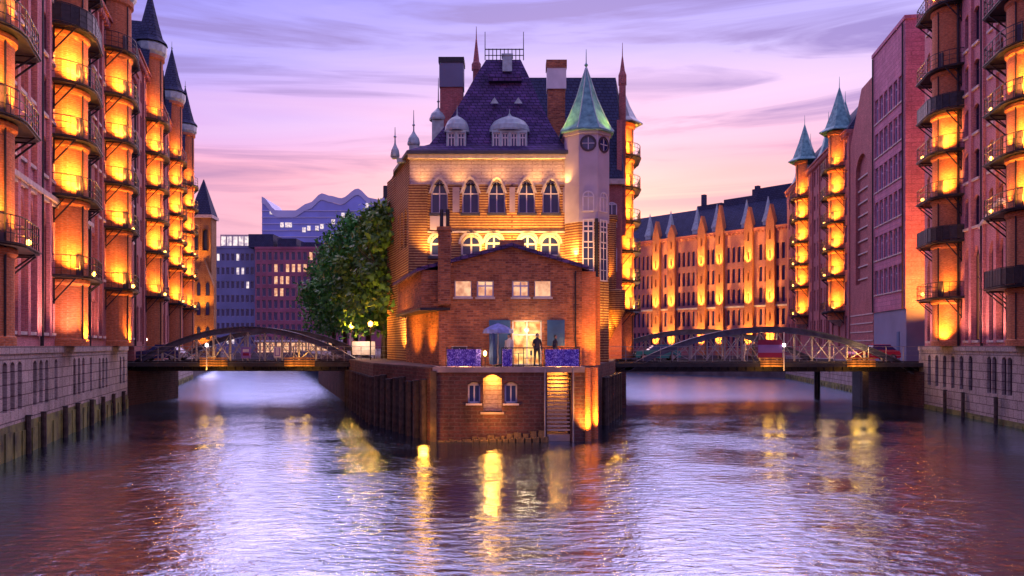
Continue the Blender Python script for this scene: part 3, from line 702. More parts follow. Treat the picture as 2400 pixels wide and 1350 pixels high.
for x_ in (3.6, 7.5, 13.2, 17.2, 22.8, 27.5):
    b = MB(); b.lathe(0, 0, [(1.0,24.9),(1.0,25.1),(.6,26.4),(.05,29)], 4, R(45), R(405)); b.box(-.6,.6,-.6,.6,24.1,24.9); b.build('dormer_roof', 'copper_pale', rt, (x_, -.6, 0))

# ------------------------------------------------------------------ far left: office, grid block, concert hall
def box_building(name, label, cat, x0, x1, y, z1, depth, m, nx, nz, ww, wh, zb=4.5, litset=(), fm='frame', gl='glass', lm='glass_white', rz=0, z0=3.4):
    rt = thing(name, label, cat, ((x0+x1)/2, y, 0), rz); hw = (x1-x0)/2; dx = 2*hw/nx; dz = (z1-zb-.6)/nz
    ops = []
    for i in range(nx):
        for j in range(nz): cx = -hw+(i+.5)*dx; a = zb+j*dz+dz*.3; ops.append((cx-ww/2, cx+ww/2, a, a+wh, 0))
    # local y points away; wall front plane at y=0 facing the camera
    mb = MB(); tmp = MB(); wall(tmp, -hw, hw, z0, z1, 0, ops, .4)
    tmp.v = [(x, -yy, z) for x, yy, z in tmp.v]; tmp.box(-hw, hw, .45, depth, z0, z1); tmp.build('wall', m, rt)
    for q, o in enumerate(ops):
        window(rt, (o[0]+o[1])/2, o[2], ww, wh, 0, .25, 'thin', fm, lm if q in litset else gl, rz=math.pi)
    MB().box(-hw-.1, hw+.1, -.15, depth, z1, z1+.5).build('parapet', m, rt)
    return rt
rt = box_building('office_block', 'blue-grey office block with a lit top storey at the end of the left canal', 'office building', -70.5, -60.0, 193, 28.2, 14, 'office', 9, 7, .75, 1.7, litset={14,21,33,34,40,46,6,62})
MB().box(-4.4, 3.0, .8, 10, 28.7, 31.6).build('top_storey', 'stone', rt)
for i in range(5): window(rt, -3.6+i*1.4, 28.9, 1.2, 2.3, 0, .7, 'thin', 'white', 'glass_white', rz=math.pi)
rt = box_building('office_block', 'dark red grid-fronted office block beside the trees at the end of the left canal', 'office building', -59.8, -38.0, 189, 27.6, 14, 'grid_red', 16, 8, .85, 1.9, litset={28,29,30,36,37,45,46,54,62,70,78,79,93,95,101,104}, fm='frame', lm='glass_room')
for a, b_, h_ in ((-12.8,-7.0,31.2), (-6.0,-1.6,30.2), (-.5,4.5,29.3)): MB().box(a, b_, 1, 9, 28.1, h_).build('roof_housing', 'slate_blue', rt)
for i in range(12): window(rt, -9.6+i*1.5, 3.5, 1.3, 2.3, 0, -.3, 'thin', 'white', 'glass_warm' if False else 'glass_room', rz=math.pi, part='shop_window')
MB().box(-10.6, 10.5, -1.4, .1, 6.0, 6.35).build('canopy', 'white', rt)

rt = thing('concert_hall', 'blue glass concert hall with a sweeping wave-shaped roof on the left skyline', 'concert hall', (-115, 500, 0), 0)
prof = []
N_ = 60
key = [(-39,97),(-30,88.5),(-20,88),(-10,93),(-2,99),(3,97.5),(10,96),(20,102),(28,96),(34,95),(42,108),(50,116),(58,107),(66,98),(74,100),(84,110)]
def hz(x):
    for (a, za), (b_, zb) in zip(key, key[1:]):
        if a <= x <= b_: u = (x-a)/(b_-a); u = u*u*(3-2*u); return za+(zb-za)*u
    return key[-1][1]
xs = [-39+123*i/N_ for i in range(N_+1)]
b = MB()
for i in range(N_):
    a, c = xs[i], xs[i+1]; b.face([(a,0,40),(c,0,40),(c,0,hz(c)-4),(a,0,hz(a)-4)]); b.face([(a,30,40),(c,30,40),(c,30,hz(c)-4),(a,30,hz(a)-4)])
b.face([(-39,0,40),(-39,30,40),(-39,30,93),(-39,0,93)]); b.face([(84,0,40),(84,30,40),(84,30,106),(84,0,106)])
b.build('glass_facade', 'hall_glass', rt)
b = MB()
for i in range(N_):
    a, c = xs[i], xs[i+1]; b.face([(a,-.6,hz(a)-4),(c,-.6,hz(c)-4),(c,-.6,hz(c)),(a,-.6,hz(a))]); b.face([(a,-.6,hz(a)),(c,-.6,hz(c)),(c,31,hz(c)),(a,31,hz(a))])
b.build('wave_roof', 'hall_roof', rt)
MB().box(-38, 83, .5, 29, 3, 40).build('brick_base', 'grid_red', rt)
fl = MB()
for z_ in range(44, 92, 4): fl.box(-39, 84, -.5, 0, z_, z_+.5)
fl.build('floor_edge', 'hall_roof', rt); tag(fl and rt.children[-1], kind='stuff')
for x_, z_ in ((-33,86),(-26.5,78),(-23.5,78),(-21.5,78),(-10,76),(-5,76),(-2,77),(5,80),(11,84),(14,84),(17,80),(8,72),(11,72),(15,72),(26,90),(29,86),(32,86),(4,71),(-13,75),(36,84)):
    window(rt, x_, z_, 2.2, 3.0, 0, -.6, 'thin', 'white', 'glass_white', rz=math.pi)
# thin mast beside the hall
rt = thing('mast', 'thin dark mast rising over the tree tops beside the island house', 'mast', (-54.5, 350, 0)); MB().tube((0,0,3),(0,0,70),.7,.45).tube((0,0,69),(0,0,74),1.1,1.1).build('pole', 'iron', rt)

# ------------------------------------------------------------------ island: quay, annex, castle
# quay walls as one retaining structure of parts
rt = thing('quay_wall', 'sooty brick quay wall of the island with a lit cellar doorway, two windows and water stairs', 'quay wall', (0, 42.5, 0))
# front wall local: x right, y toward camera negative -> built in camera-facing coords then y flipped
def flipy(mb): mb.v = [(x, -y, z) for x, y, z in mb.v]; return mb
ops = [(-1.52,-.54,1.55,3.5,3), (-2.32,-1.66,2.0,3.15,3), (-.40,.28,2.0,3.15,3), (1.83,3.07,.0,3.62,0)]
mb = MB(); wall(mb, -4.05, 3.7, -1.5, 3.62, 0, ops, .7); flipy(mb); mb.build('front_wall', 'brick_base', rt)
bk = MB().box(-4.0, 1.75, .75, 1.4, -1, 3.6); bk.build('inner_wall', 'plaster', rt); MB().box(1.75, 3.7, 1.9, 2.3, -1, 3.6).build('stair_back_wall', 'plaster', rt)
for s_ in (1.83, 3.07): MB().face and MB().box(-.05,.05,.7,1.9,-1,3.6).build('stair_side_wall', 'brick_base', rt, (s_, 0, 0))
MB().box(-4.15, 3.8, -.12, 3.2, 3.62, 3.9).build('terrace_slab', 'granite', rt)
for x_ in (-1.99, -.06): 
    window(rt, x_, 2.0, .66, 1.1, 3, .3, 'cross', 'frame', 'glass', rz=math.pi)
    MB().box(-.42,.42,-.14,.1,-.1,0).build('sill', 'stone', rt, (x_, 0, 2.0))
MB().box(-.62,.62,-.1,.5,-.12,0).build('sill', 'granite', rt, (-1.03,0,1.55))
for i in range(15):                                       # water stairs, each step a slab
    z_ = 3.35 - i*.20
    MB().box(-.60,.60,0,.10,0,.07).build('step', 'stone', rt, (2.45, 1.15-.07*i, z_))
MB().box(1.86, 3.04, .1, 1.85, -.6, .35).build('landing', 'granite', rt)
# worn triangular footing that slopes to the stairs
a = -4.0
while a < 1.72:                                           # weedy boulders banked against the foot of the wall
    w0 = rnd.uniform(.26,.55); u_ = (a+4.0)/5.7; top_ = .10+.55*u_**1.6+rnd.uniform(-.07,.07)
    for q_, (h0, dd) in enumerate(((top_, .16), (top_*.45, .46))):
        tp = [(rnd.uniform(.03,.09),.12),(w0-rnd.uniform(.03,.09),.10),(w0-.02,dd+.1),(.02,dd+.1)]
        MB().prism([(0,0),(w0,0),(w0,dd+.12),(0,dd+.12)], -1, h0, tp).build('footing_stone', 'footing', rt, (a+(.12 if q_ else 0), -dd-rnd.uniform(0,.06), 0))
    a += w0*.96
for x_ in (-4.1,):
    MB().box(-.16,.16,-.2,.2,-1,3.7).build('corner_post', 'timber', rt, (x_, .02, 0))
for x_ in (1.72, 3.2): MB().tube((0,0,-.2),(0,0,3.9),.05).build('handrail_post', 'iron_light', rt, (x_, -.1, 0))
# round corner posts at the right, lit
for x_, y_ in ((3.98,.25), (4.45,1.4)): MB().tube((0,0,-1),(0,0,3.85),.21,.21,10).build('fender_pile', 'brick_bay', rt, (x_, y_, 0))
# side walls
def seg_wall(name, a, b, z0, z1, m, parent=None, thick=.5, off=Vector((0,0,0))):
    a = Vector(a); b = Vector(b); d = (b-a); L_ = d.length; o = MB().box(0, L_, -thick, .06, z0, z1).build(name, m, parent); o.location = (a.x-off.x, a.y-off.y, 0); o.rotation_euler = (0,0,math.atan2(d.y,d.x)); return o
off = Vector((0,42.5,0))
pl_ = [(-4.15,42.5), (-8.9,52.4), tuple(e_+il*22), tuple(e_+il*60)]
for a, b in zip(pl_, pl_[1:]): seg_wall('side_wall', a, b, -1.5, 3.85, 'brick_base', rt, .5, off)
pr_ = [(3.75,42.5), (5.25,50), (7.3,59), (10.0,77), (12.0,92), (6,130)]
for a, b in zip(pr_, pr_[1:]): seg_wall('side_wall', b, a, -1.5, 3.85, 'brick_base', rt, .5, off)
# fender timbers standing along the quays (individual posts)
def pile(x, y, top, label, r=.12):
    o = thing('mooring_pile', label, 'mooring pile', (x, y, 0), rnd.uniform(0,1), 'timber fender piles along the quays')
    MB().tube((0,0,-1.5),(rnd.uniform(-.05,.05),0,top),r*1.1,r,8).build('timber_post', 'timber', o)
    MB().tube((0,0,top),(0,0,top+.05),r*1.25,r*1.1,8).build('cap', 'iron', o); return o
A = Vector((-4.3,42.9)); B = Vector((-9.15,52.6))
for i in range(9): p = A.lerp(B, (i+.4)/9); pile(p.x-.12, p.y, 3.2-.1*(i % 3), 'timber pile against the island\'s left quay wall, %s' % ('nearest the water stairs corner','second from the front corner','third from the front corner','fourth from the front corner','fifth from the front corner','sixth from the front corner','third from the left bridge end','second from the left bridge end','nearest the left bridge end')[i], .24)
for i in range(9): p = e_+il*(1.2+i*1.9); pile(p.x-.2, p.y, 3.0, 'timber pile on the island quay running back towards the left bridge, %s of its row' % ('first','second','third','fourth','fifth','sixth','seventh','eighth','ninth')[i], .23)
A = Vector((5.6,50.8)); B = Vector((7.9,60.5))
for i in range(6): p = A.lerp(B, (i+.3)/6); pile(p.x+.2, p.y, 3.0, 'timber pile against the island\'s right quay wall, %s from the lit corner' % ('first','second','third','fourth','fifth','sixth')[i], .22)
ordn = ('first','second','third','fourth','fifth','sixth','seventh','eighth','ninth','tenth')
for i, u in enumerate((2.4, 5.0, 9.4, 12.6, 16.4, 20.0, 24.2, 28.4)):
    p = oL + dL*u + nL*.55; pile(p.x, p.y, 1.75-.04*i, 'dark timber pile before the mossy left quay, %s from the left edge' % ordn[i], .13)
for i, u in enumerate((2.6, 7.9, 11.2, 19.5, 22, 24.5, 27, 31)):
    p = oR + dR*u + nR*.6; pile(p.x, p.y, 1.7, 'dark timber pile before the right granite quay, %s from the right edge' % ordn[i], .12)
for i in range(10):
    p = oL + dL*(37+i*2.6) + nL*.5; pile(p.x, p.y, 2.3, 'dark timber pile behind the left bridge below the warehouses, %s of its row' % ordn[i], .14)

# ---- annex
AY = 45.5
rt = thing('brick_annex', 'low gabled red-brick annex with lit windows behind the terrace at the island tip', 'building', (0, AY, 0))
mb = MB()
ops = [(-3.35,-2.4,3.9,5.3,0) if False else (-3.4,-2.5,4.35,5.0,0), (.0,1.68,3.9,6.45,0), (-3.22,-2.27,7.75,8.68,0), (-1.98,-1.02,7.75,8.68,0), (.0,.96,7.75,8.68,0), (1.26,2.2,7.75,8.68,0)]
wall(mb, -4.1, 3.92, 3.9, 9.3, 0, ops, .35)
mb.face([(-4.1,0,9.3),(3.92,0,9.3),(3.92,0,9.36),(0,0,10.65),(-4.1,0,9.55)])
flipy(mb); mb.prism([(-4.1,.4),(3.92,.4),(4.9,10.5),(-7.3,10.5)], 3.9, 9.0)
mb.face([(-4.1,0,3.9),(-4.1,.4,3.9),(-4.1,.4,9.3),(-4.1,0,9.3)]); mb.face([(3.92,0,3.9),(3.92,.4,3.9),(3.92,.4,9.3),(3.92,0,9.3)])
mb.build('wall', 'brick_annex', rt)
up = MB(); up.prism([(-5.05,-.12),(-3.55,-.12),(-4.1,.3),(-7.5,10.5),(-7.9,10.5)][::1], 7.15, 9.25); up.build('upper_side_wall', 'brick_annex', rt)
MB().prism([(-5.12,-.2),(-3.45,-.2),(-3.9,.3),(-7.5,10.5),(-8.0,10.5)], 7.0, 7.15).build('jetty_beam', 'iron', rt)
rf = MB()
for x0_, x1_, z0_, z1_ in ((-5.3, 0, 9.36, 10.75), (0, 4.3, 10.75, 9.45)):
    b0 = (x0_*1.55 if x0_ < 0 else x0_, x1_*1.2 if x1_ > 0 else x1_)
    rf.face([(x0_,-.3,z0_),(x1_,-.3,z1_),(b0[1],10.5,z1_),(b0[0],10.5,z0_)]); rf.face([(x0_,-.3,z0_-.2),(x1_,-.3,z1_-.2),(b0[1],10.5,z1_-.2),(b0[0],10.5,z0_-.2)])
    rf.face([(x0_,-.3,z0_),(x1_,-.3,z1_),(x1_,-.3,z1_-.2),(x0_,-.3,z0_-.2)]); rf.face([(x0_,-.3,z0_),(b0[0],10.5,z0_),(b0[0],10.5,z0_-.2),(x0_,-.3,z0_-.2)])
    rf.face([(x1_,-.3,z1_),(b0[1],10.5,z1_),(b0[1],10.5,z1_-.2),(x1_,-.3,z1_-.2)])
rf.build('roof', 'slate', rt)
MB().box(-.7,.7,.4,1.4,10.2,11.0).build('chimney_block', 'brick_annex', rt)
ch = MB().box(-.34,.34,-.35,.35,7.3,11.6); ch.box(-.4,.4,-.41,.41,11.4,11.6); c_ = ch.build('chimney', 'brick_annex', rt, (-3.75, -.30, 0))
for x_ in (-.17,.17): MB().tube((0,0,11.6),(0,0,12.6),.10,.10,8).build('chimney_pot', 'iron', c_, (x_,0,0))
for x_ in (-2.745, -1.5, .48, 1.73):
    window(rt, x_, 7.75, .95, .92, 0, .15, 'cross' if x_ in (-1.5,.48) else 'thin', 'frame', 'glass_room', rz=math.pi)
    MB().box(-.55,.55,-.12,.1,-.12,0).build('sill', 'stone', rt, (x_, 0, 7.75))
window(rt, -2.95, 4.35, .9, .65, 0, .15, 'bars', 'frame', 'glass', rz=math.pi)
dr = window(rt, .84, 3.92, 1.66, 2.52, 0, .2, 'cross', 'white', 'glass_lit', rz=math.pi, part='door')
sh = MB().box(-.49,.49,-.06,0,0,1.45); sh.box(-.49,.49,-.09,-.06,.0,.1); sh.box(-.49,.49,-.09,-.06,1.35,1.45); sh.box(-.49,.49,-.09,-.06,.68,.76)
sh.build('shutter', 'shutter_blue', rt, (2.46, -.03, 5.0))
sh2 = MB().box(-.6,.6,-.06,0,0,2.45); sh2.box(-.6,.6,-.09,-.06,1.15,1.25); sh2.build('shutter', 'shutter_blue', rt, (-.68, -.03, 4.0))
pp = MB().box(-.42,.42,-.3,.3,3.9,9.2); pp.build('corner_pilaster', 'brick_bay', rt, (4.28, .45, 0)); MB().box(-.2,.2,-.16,.16,3.9,9.0).build('corner_pilaster', 'brick_bay', rt, (4.9, 1.6, 0))
MB().tube((3.55,-.08,3.9),(3.55,-.08,9.2),.05).build('downpipe', 'iron', rt)
# warm lamps washing the annex, with added fill over the terrace
light(rt, (4.5, -1.0, 4.1), 150, kind='SPOT', target=(4.4, .3, 6.8), cone=80)
light(rt, (2.9, -.9, 4.5), 16, kind='POINT')
light(rt, (-5.9, 1.6, 4.2), 190, kind='SPOT', target=(-4.9, 2.2, 7.0), cone=110)
light(rt, (-8.3, 6.0, 4.2), 300, kind='SPOT', target=(-6.3, 6.6, 7.5), cone=110)
light(rt, (.84, -.7, 5.9), 14, kind='POINT', color=(1,.62,.3))
light(rt, (-2.6, -2.4, 4.2), 26, kind='POINT', color=(1,.42,.16)); light(rt, (2.4, -2.4, 4.3), 22, kind='POINT', color=(1,.45,.14))  # two fill lights added without fixtures to brighten the annex front
# cellar lamps, and an added light for the doorway's spill
qr = bpy.data.objects['quay_wall']
light(qr, (-1.03, .35, 3.25), 16, color=(1,.37,.04)); light(qr, (-1.03, -1.1, 1.3), 26, color=(1,.37,.04), radius=.30); light(qr, (2.45, 1.45, 3.0), 20, color=(1,.37,.04))  # second one is added over the water to imitate amber spill
for x_, y_ in ((3.9,-.45),(4.75,.7)): light(qr, (x_, y_, .3), 420, kind='SPOT', target=(x_+.05, y_+.55, 2.2), cone=80)
light(qr, (-4.55, -.7, .6), 16, radius=.25); light(qr, (-4.65, -.7, 3.0), 7, radius=.2)

# ---- terrace furniture
def railing(name, label, x0, x1, y, z, banner=True):
    o = thing(name, label, 'railing', ((x0+x1)/2, y, z)); h = (x1-x0)/2
    m = MB(); n = max(2, int((x1-x0)/.45))
    for i in range(n+1): a = -h+2*h*i/n; MB().tube((0,0,0),(0,0,1.0),.022,n=5).build('post', 'iron', o, (a,0,0))
    MB().tube((-h,0,1.0),(h,0,1.0),.03,n=5).build('top_rail', 'iron', o); MB().tube((-h,0,.08),(h,0,.08),.02,n=5).build('bottom_rail', 'iron', o)
    if banner:
        f = MB(); K = 14
        for i in range(K):
            a0 = -h+.04+(2*h-.08)*i/K; a1 = -h+.04+(2*h-.08)*(i+1)/K; y0 = -.06-.03*math.sin(i*1.7); y1 = -.06-.03*math.sin((i+1)*1.7)
            f.face([(a0,y0,.04),(a1,y1,.04),(a1,y1,.93),(a0,y0,.93)])
            f.face([(a0,y0+.012,.04),(a1,y1+.012,.04),(a1,y1+.012,.93),(a0,y0+.012,.93)])
        f.build('fabric_screen', 'banner', o)
    return o
railing('terrace_railing', 'iron terrace railing with a violet patterned screen left of the parasol', -3.45, -1.6, 42.6, 3.9)
railing('terrace_railing', 'short terrace railing with a violet screen just in front of the lit door', -.55, .05, 42.6, 3.9)
railing('terrace_railing', 'open iron railing without screen before the lit door', .05, 1.7, 42.6, 3.9, False)
railing('terrace_railing', 'iron terrace railing with a violet patterned screen above the water stairs', 1.7, 3.55, 42.6, 3.9)
o = thing('parasol', 'open blue parasol with navy underside beside the lit terrace door', 'parasol', (-.75, 43.8, 3.9))
MB().tube((0,0,0),(0,0,2.3),.03).build('pole', 'iron_light', o)
MB().lathe(0,0,[(.85,1.78),(.80,1.98),(.35,2.22),(.02,2.34)],8).build('canopy', 'sky_canvas', o); MB().lathe(0,0,[(.3,0),(.3,.08),(0,.09)],10).build('foot', 'iron', o)
o = thing('folded_parasol', 'tall folded navy parasol standing upright before the left shutter', 'parasol', (-1.0, 43.1, 3.9))
MB().lathe(0,0,[(.20,.12),(.24,.5),(.20,1.2),(.10,1.75),(0,1.8)],8).build('canopy', 'navy', o); MB().tube((0,0,0),(0,0,1.95),.025).build('pole', 'iron_light', o)
def table(x, y, label):
    o = thing('cafe_table', label, 'table', (x, y, 3.9), 0, 'small round tables on the terrace')
    MB().lathe(0,0,[(0,.70),(.33,.70),(.33,.73),(0,.73)],12).build('table_top', 'iron_light', o); MB().tube((0,0,.02),(0,0,.7),.025).build('leg', 'iron', o); MB().lathe(0,0,[(.22,0),(.22,.03),(0,.04)],10).build('foot', 'iron', o)
table(.35, 43.6, 'small round cafe table before the lit door, nearer the parasol'); table(1.75, 44.0, 'small round cafe table beside the person at the lit door')
o = thing('lantern', 'small glowing lantern on the terrace beside the folded parasol', 'lantern', (-1.42, 42.75, 3.9))
MB().tube((0,0,0),(0,0,.55),.03).build('post', 'iron', o); MB().lathe(0,0,[(0,.55),(.09,.62),(.09,.78),(0,.88)],8).build('lamp_glass', 'bulb', o); light(o, (0,-.2,.75), 7, color=(1,.6,.3))

# simple standing people (skinned skeleton)
def person(loc, rz, label, shirt='cloth_dark', h=1.75, trousers='cloth_dark'):
    s = h/1.75
    J = [(0,0,.95),(0,0,1.2),(0,0,1.42),(0,.0,1.52),(0,-.02,1.62),(0,-.02,1.72),
         (.10,0,.92),(.11,-.02,.5),(.12,.02,.07),(.12,-.14,.04), (-.10,0,.92),(-.11,.03,.5),(-.12,.06,.07),(-.12,-.10,.04),
         (.19,0,1.41),(.24,.03,1.14),(.22,-.10,.92),(.22,-.16,.84), (-.19,0,1.41),(-.25,.02,1.14),(-.20,-.16,1.0),(-.18,-.24,.98)]
    E_ = [(0,1),(1,2),(2,3),(3,4),(4,5),(0,6),(6,7),(7,8),(8,9),(0,10),(10,11),(11,12),(12,13),(2,14),(14,15),(15,16),(16,17),(2,18),(18,19),(19,20),(20,21)]
    rad = [.15,.14,.16,.055,.095,.085,.10,.07,.045,.04,.10,.07,.045,.04,.07,.048,.036,.03,.07,.048,.036,.03]
    me = bpy.data.meshes.new('person'); me.from_pydata([tuple(c*s for c in p) for p in J], E_, [])
    o = bpy.data.objects.new('person', me); col.objects.link(o); o.location = loc; o.rotation_euler = (0,0,rz)
    m = o.modifiers.new('skin', 'SKIN'); sv = me.skin_vertices[0].data
    for i, r_ in enumerate(rad): sv[i].radius = (r_*s, r_*s*.8)
    sv[0].use_root = True
    o.modifiers.new('sub', 'SUBSURF').levels = 1; o.modifiers['sub'].render_levels = 1
    me.materials.append(M[shirt]); 
    tag(o, label, 'person')
    hd = MB().lathe(0,0,[(0,1.53*s),(.055*s,1.56*s),(.082*s,1.64*s),(.075*s,1.72*s),(0,1.765*s)],10).build('face', 'skin', o, (0,-.03,0), True)
    MB().lathe(0,0,[(.092*s,1.63*s),(.095*s,1.70*s),(.06*s,1.77*s),(0,1.79*s)],10).build('hair', 'cloth_dark', o, (0,.0,0), True)
    return o
person((1.35, 43.5, 3.9), R(20), 'person in dark clothes standing on the terrace before the lit door')

# ---- the castle-like main house
MY = 56.0
rt = thing('canal_house', 'castle-like banded brick house with a steep slate roof and copper-spired turret on the island', 'house', (0, MY, 0))
SC = 11.607
def X_(u): return (u-410)/SC
def Z_(v): return 5+(288-v)/SC
W1 = [(345,358.5),(370,383.5),(391,404.5),(415,428.5),(434.5,448)]
ops = [(X_(a), X_(b), Z_(181.5), Z_(154.8), 2) for a, b in W1] + [(X_(a), X_(b), Z_(216), Z_(198.5), 1) for a, b in ((344,359),(369,385.5),(388.5,402.5),(415,430),(432.5,448.5))]
mb = MB(); wall(mb, X_(328), X_(464), 3.9, Z_(158.5), 0, [o for o in ops if o[3] < Z_(160)] + [(a,b,c,Z_(158.5),0) for a,b,c,d,k in ops if d > Z_(158.5)], .4)
flipy(mb)
mb.prism([(X_(328),.5),(X_(464),.5),(5.9,6),(5.9,9),(-10.0,9),(-8.85,6)], 3.9, 18.1)
mb.build('banded_wall', 'band', rt)
mb = MB(); wall(mb, X_(328), X_(464), Z_(158.5), Z_(135.5), 0, [(a,b,Z_(158.5),d,k) for a,b,c,d,k in ops if d > Z_(158.5)], .4); flipy(mb); mb.build('upper_wall', 'plaster', rt)
# splayed left side wall
d_ = Vector((X_(328), 0, 0)); e2 = Vector((-8.85, 6, 0))
def lside(n): return None
ls = MB(); wall(ls, 0, (e2-d_).length, 3.9, 18.15, 0, [(1.0,1.9,12,14.8,2),(2.6,3.5,12,14.8,2),(4.2,5.1,12,14.8,2),(1.0,1.9,7,10,1),(2.6,3.5,7,10,1),(4.2,5.1,7,10,1)], .35)
lo = ls.build('side_wall', 'band', rt); ang = math.atan2((d_-e2).y, (d_-e2).x); lo.location = (e2.x-.02, e2.y-.02, 0); lo.rotation_euler = (0,0,ang+math.pi if False else ang)
lo.data.transform(Matrix.Scale(-1, 4, (0,1,0)))
for x_ in (1.45,3.05,4.65):
    for z_, h_, k_ in ((12,2.8,2),(7,3,1)):
        p = e2 + (d_-e2).normalized()*x_; window(rt, p.x+.08, p.y+.12, .88, h_, k_, 0, 'cross', 'frame', 'glass', rz=ang+math.pi).location = (p.x+.1, p.y+.15, z_)
for a, b, c, d, k in ops:
    top_ = d > Z_(160)
    window(rt, (a+b)/2, c, b-a, d-c, k, .28, 'fat' if not top_ else 'cross', 'white' if not top_ else 'frame', 'glass', rz=math.pi)
    MB().box(-(b-a)/2-.1,(b-a)/2+.1,-.16,.1,-.18,0).build('sill', 'lead', rt, ((a+b)/2, 0, c))
    P = arch_pts(a-.16, b+.16, d+.2, k, 10); P0 = arch_pts(a, b, d, k, 10); hm = MB()
    for q in range(len(P)-1):
        (x1,z1),(x2,z2),(x3,z3),(x4,z4) = P[q],P[q+1],P0[q+1],P0[q]
        hm.face([(x1,-.10,z1),(x2,-.10,z2),(x3,-.10,z3),(x4,-.10,z4)]); hm.face([(x1,-.10,z1),(x2,-.10,z2),(x2,0,z2),(x1,0,z1)]); hm.face([(x4,-.10,z4),(x3,-.10,z3),(x3,0.1,z3),(x4,0.1,z4)])
    hm.build('arch_hood', 'stone', rt)
for a, b in ((337,342),(362.5,368),(408,412.5),(450.7,455.2)):
    MB().box(X_(a),X_(b),-.09,-.01,Z_(181),Z_(161)).build('shutter', 'shutter_lilac', rt)
MB().box(X_(328)-.05, X_(342.5), -.22, .1, 3.9, Z_(159)).build('corner_pier', 'band', rt)
MB().box(X_(344.5), X_(359), -.12, -.01, Z_(195), Z_(184)).build('blank_panel', 'plaster_t', rt)
MB().box(X_(328)-.1, X_(464), -.1, .05, Z_(197.5)+.0, Z_(196)).build('string_course', 'stone', rt)
cn = MB(); cn.prism([(X_(327),-.35),(X_(465),-.35),(X_(465),.2),(X_(327),.2)], Z_(138.5), Z_(135)); cn.build('cornice', 'stone', rt)
ct = MB(); ct.prism([(X_(326.5),-.5),(X_(466),-.5),(6,8.5),(-9.4,8.5),(-9.05,5.8)], Z_(135.5)+.01, Z_(134)+.12); ct.build('gutter', 'lead', rt)
# bell-cast hipped roof
z0r = Z_(134)+.12
levels_ = [(0, z0r), (.9, 19.1), (1.7, 20.6), (2.55, 22.4), (3.6, 24.9), (4.15, 26.2)]
base = [(X_(326.5),-.5),(X_(464.5),-.5),(5.6,9.5),(-9.8,9.5)]
topp = [(X_(389)*1.06,4.1),(X_(417)*1.06,4.1),(.75,7.0),(-1.9,7.0)]
def lerp2(a, b, u): return (a[0]+(b[0]-a[0])*u, a[1]+(b[1]-a[1])*u)
us = [0, .27, .46, .645, .87, 1]
r_ = MB()
for (u0, (q0, za)), (u1, (q1, zb)) in zip(zip(us, levels_), list(zip(us, levels_))[1:]):
    A_ = [lerp2(p, q, u0) for p, q in zip(base, topp)]; B_ = [lerp2(p, q, u1) for p, q in zip(base, topp)]
    for k in range(4):
        j = (k+1) % 4; r_.face([(*A_[k],za),(*A_[j],za),(*B_[j],zb),(*B_[k],zb)])
r_.face([(*p, 26.2) for p in topp])
r_.build('roof', 'slate', rt)
# roof railing
rg = MB()
MBt = MB().tube((0,0,0),(0,0,.85),.035,n=5).mesh('railing_post','iron')
RY = 4.2
ro = MB().tube((-2.0,RY,27.0),(.85,RY,27.0),.045,n=5).tube((-2.0,RY,26.55),(.85,RY,26.55),.035,n=5).build('roof_railing','iron',rt)
for i in range(11): link('railing_post', MBt, ro, (-2.0+2.85*i/10, RY, 26.2))
for x_ in (-2.0,.85): MB().tube((x_,RY,26.2),(x_,RY,28.3),.04,.025,5).build('finial_rod','iron',ro)
# front hatch and vents on the roof
ht = MB().box(-.35,.35,-.35,.35,0,1.15); ht.box(-.42,.42,-.42,.42,1.15,1.27); ht.build('roof_hatch', 'copper_pale', rt, (-.35, 3.7, 25.1))
vb = MB().box(-1.2,1.2,-.2,.6,0,.35); vb.build('ladder_platform', 'slate', rt, (-.5,3.0,24.2))
for x_ in (-1.25, .45):
    v = MB(); v.face([(-.3,-.2,0),(.3,-.2,0),(0,-.2,.45)]); v.face([(-.3,-.2,0),(0,-.2,.45),(0,.6,.45)]); v.face([(.3,-.2,0),(0,-.2,.45),(0,.6,.45)]); v.build('roof_vent', 'copper_pale', rt, (x_, 2.1, 22.3))
def dormer(x, w, z, h, y, n, label=None):
    b = MB(); ops_ = []
    ww = w/n
    for i in range(n): ops_.append((-w/2+ww*i+ww*.12, -w/2+ww*(i+1)-ww*.12, z+.25, z+h-.18, 0))
    wall(b, -w/2, w/2, z, z+h, 0, ops_, .15); flipy(b); b.box(-w/2, w/2, .2, 2.6, z, z+h)
    d = b.build('dormer', 'copper_pale', rt, (x, y, 0))
    for o in ops_: window(d, (o[0]+o[1])/2, o[2], o[1]-o[0], o[3]-o[2], 0, .1, 'cross', 'white', 'glass', rz=math.pi)
    t = MB(); W = w/2+.18
    pr = [(W, 0), (W*1.02,.12), (W*.98,.42), (W*.80,.78), (W*.5,1.02), (W*.12,1.22), (.02,1.45)]
    n_ = 14; i0 = 0
    for (ra, za), (rb, zb) in zip(pr, pr[1:]):
        for k in range(n_):
            a0, a1 = math.pi*k/n_, math.pi*(k+1)/n_
            f = lambda r_, a, zc: (r_*math.cos(a), 1.0-1.25*math.sin(a)*r_/W, z+h+zc*(1 if w < 2 else 1.0))
            t.face([f(ra,a0,za), f(ra,a1,za), f(rb,a1,zb), f(rb,a0,zb)])
    t.box(-W, W, .2, 2.5, z+h-.06, z+h+.02); t.tube((0,1.0,z+h+1.3),(0,1.0,z+h+(2.0 if w<2 else 1.75)),.05,.02,6)
    t.build('dormer_roof', 'copper_pale', d)
dormer(X_(365), 1.35, 18.55, 1.45, .35, 2)
dormer(X_(408), 2.45, 18.5, 1.5, .35, 4)
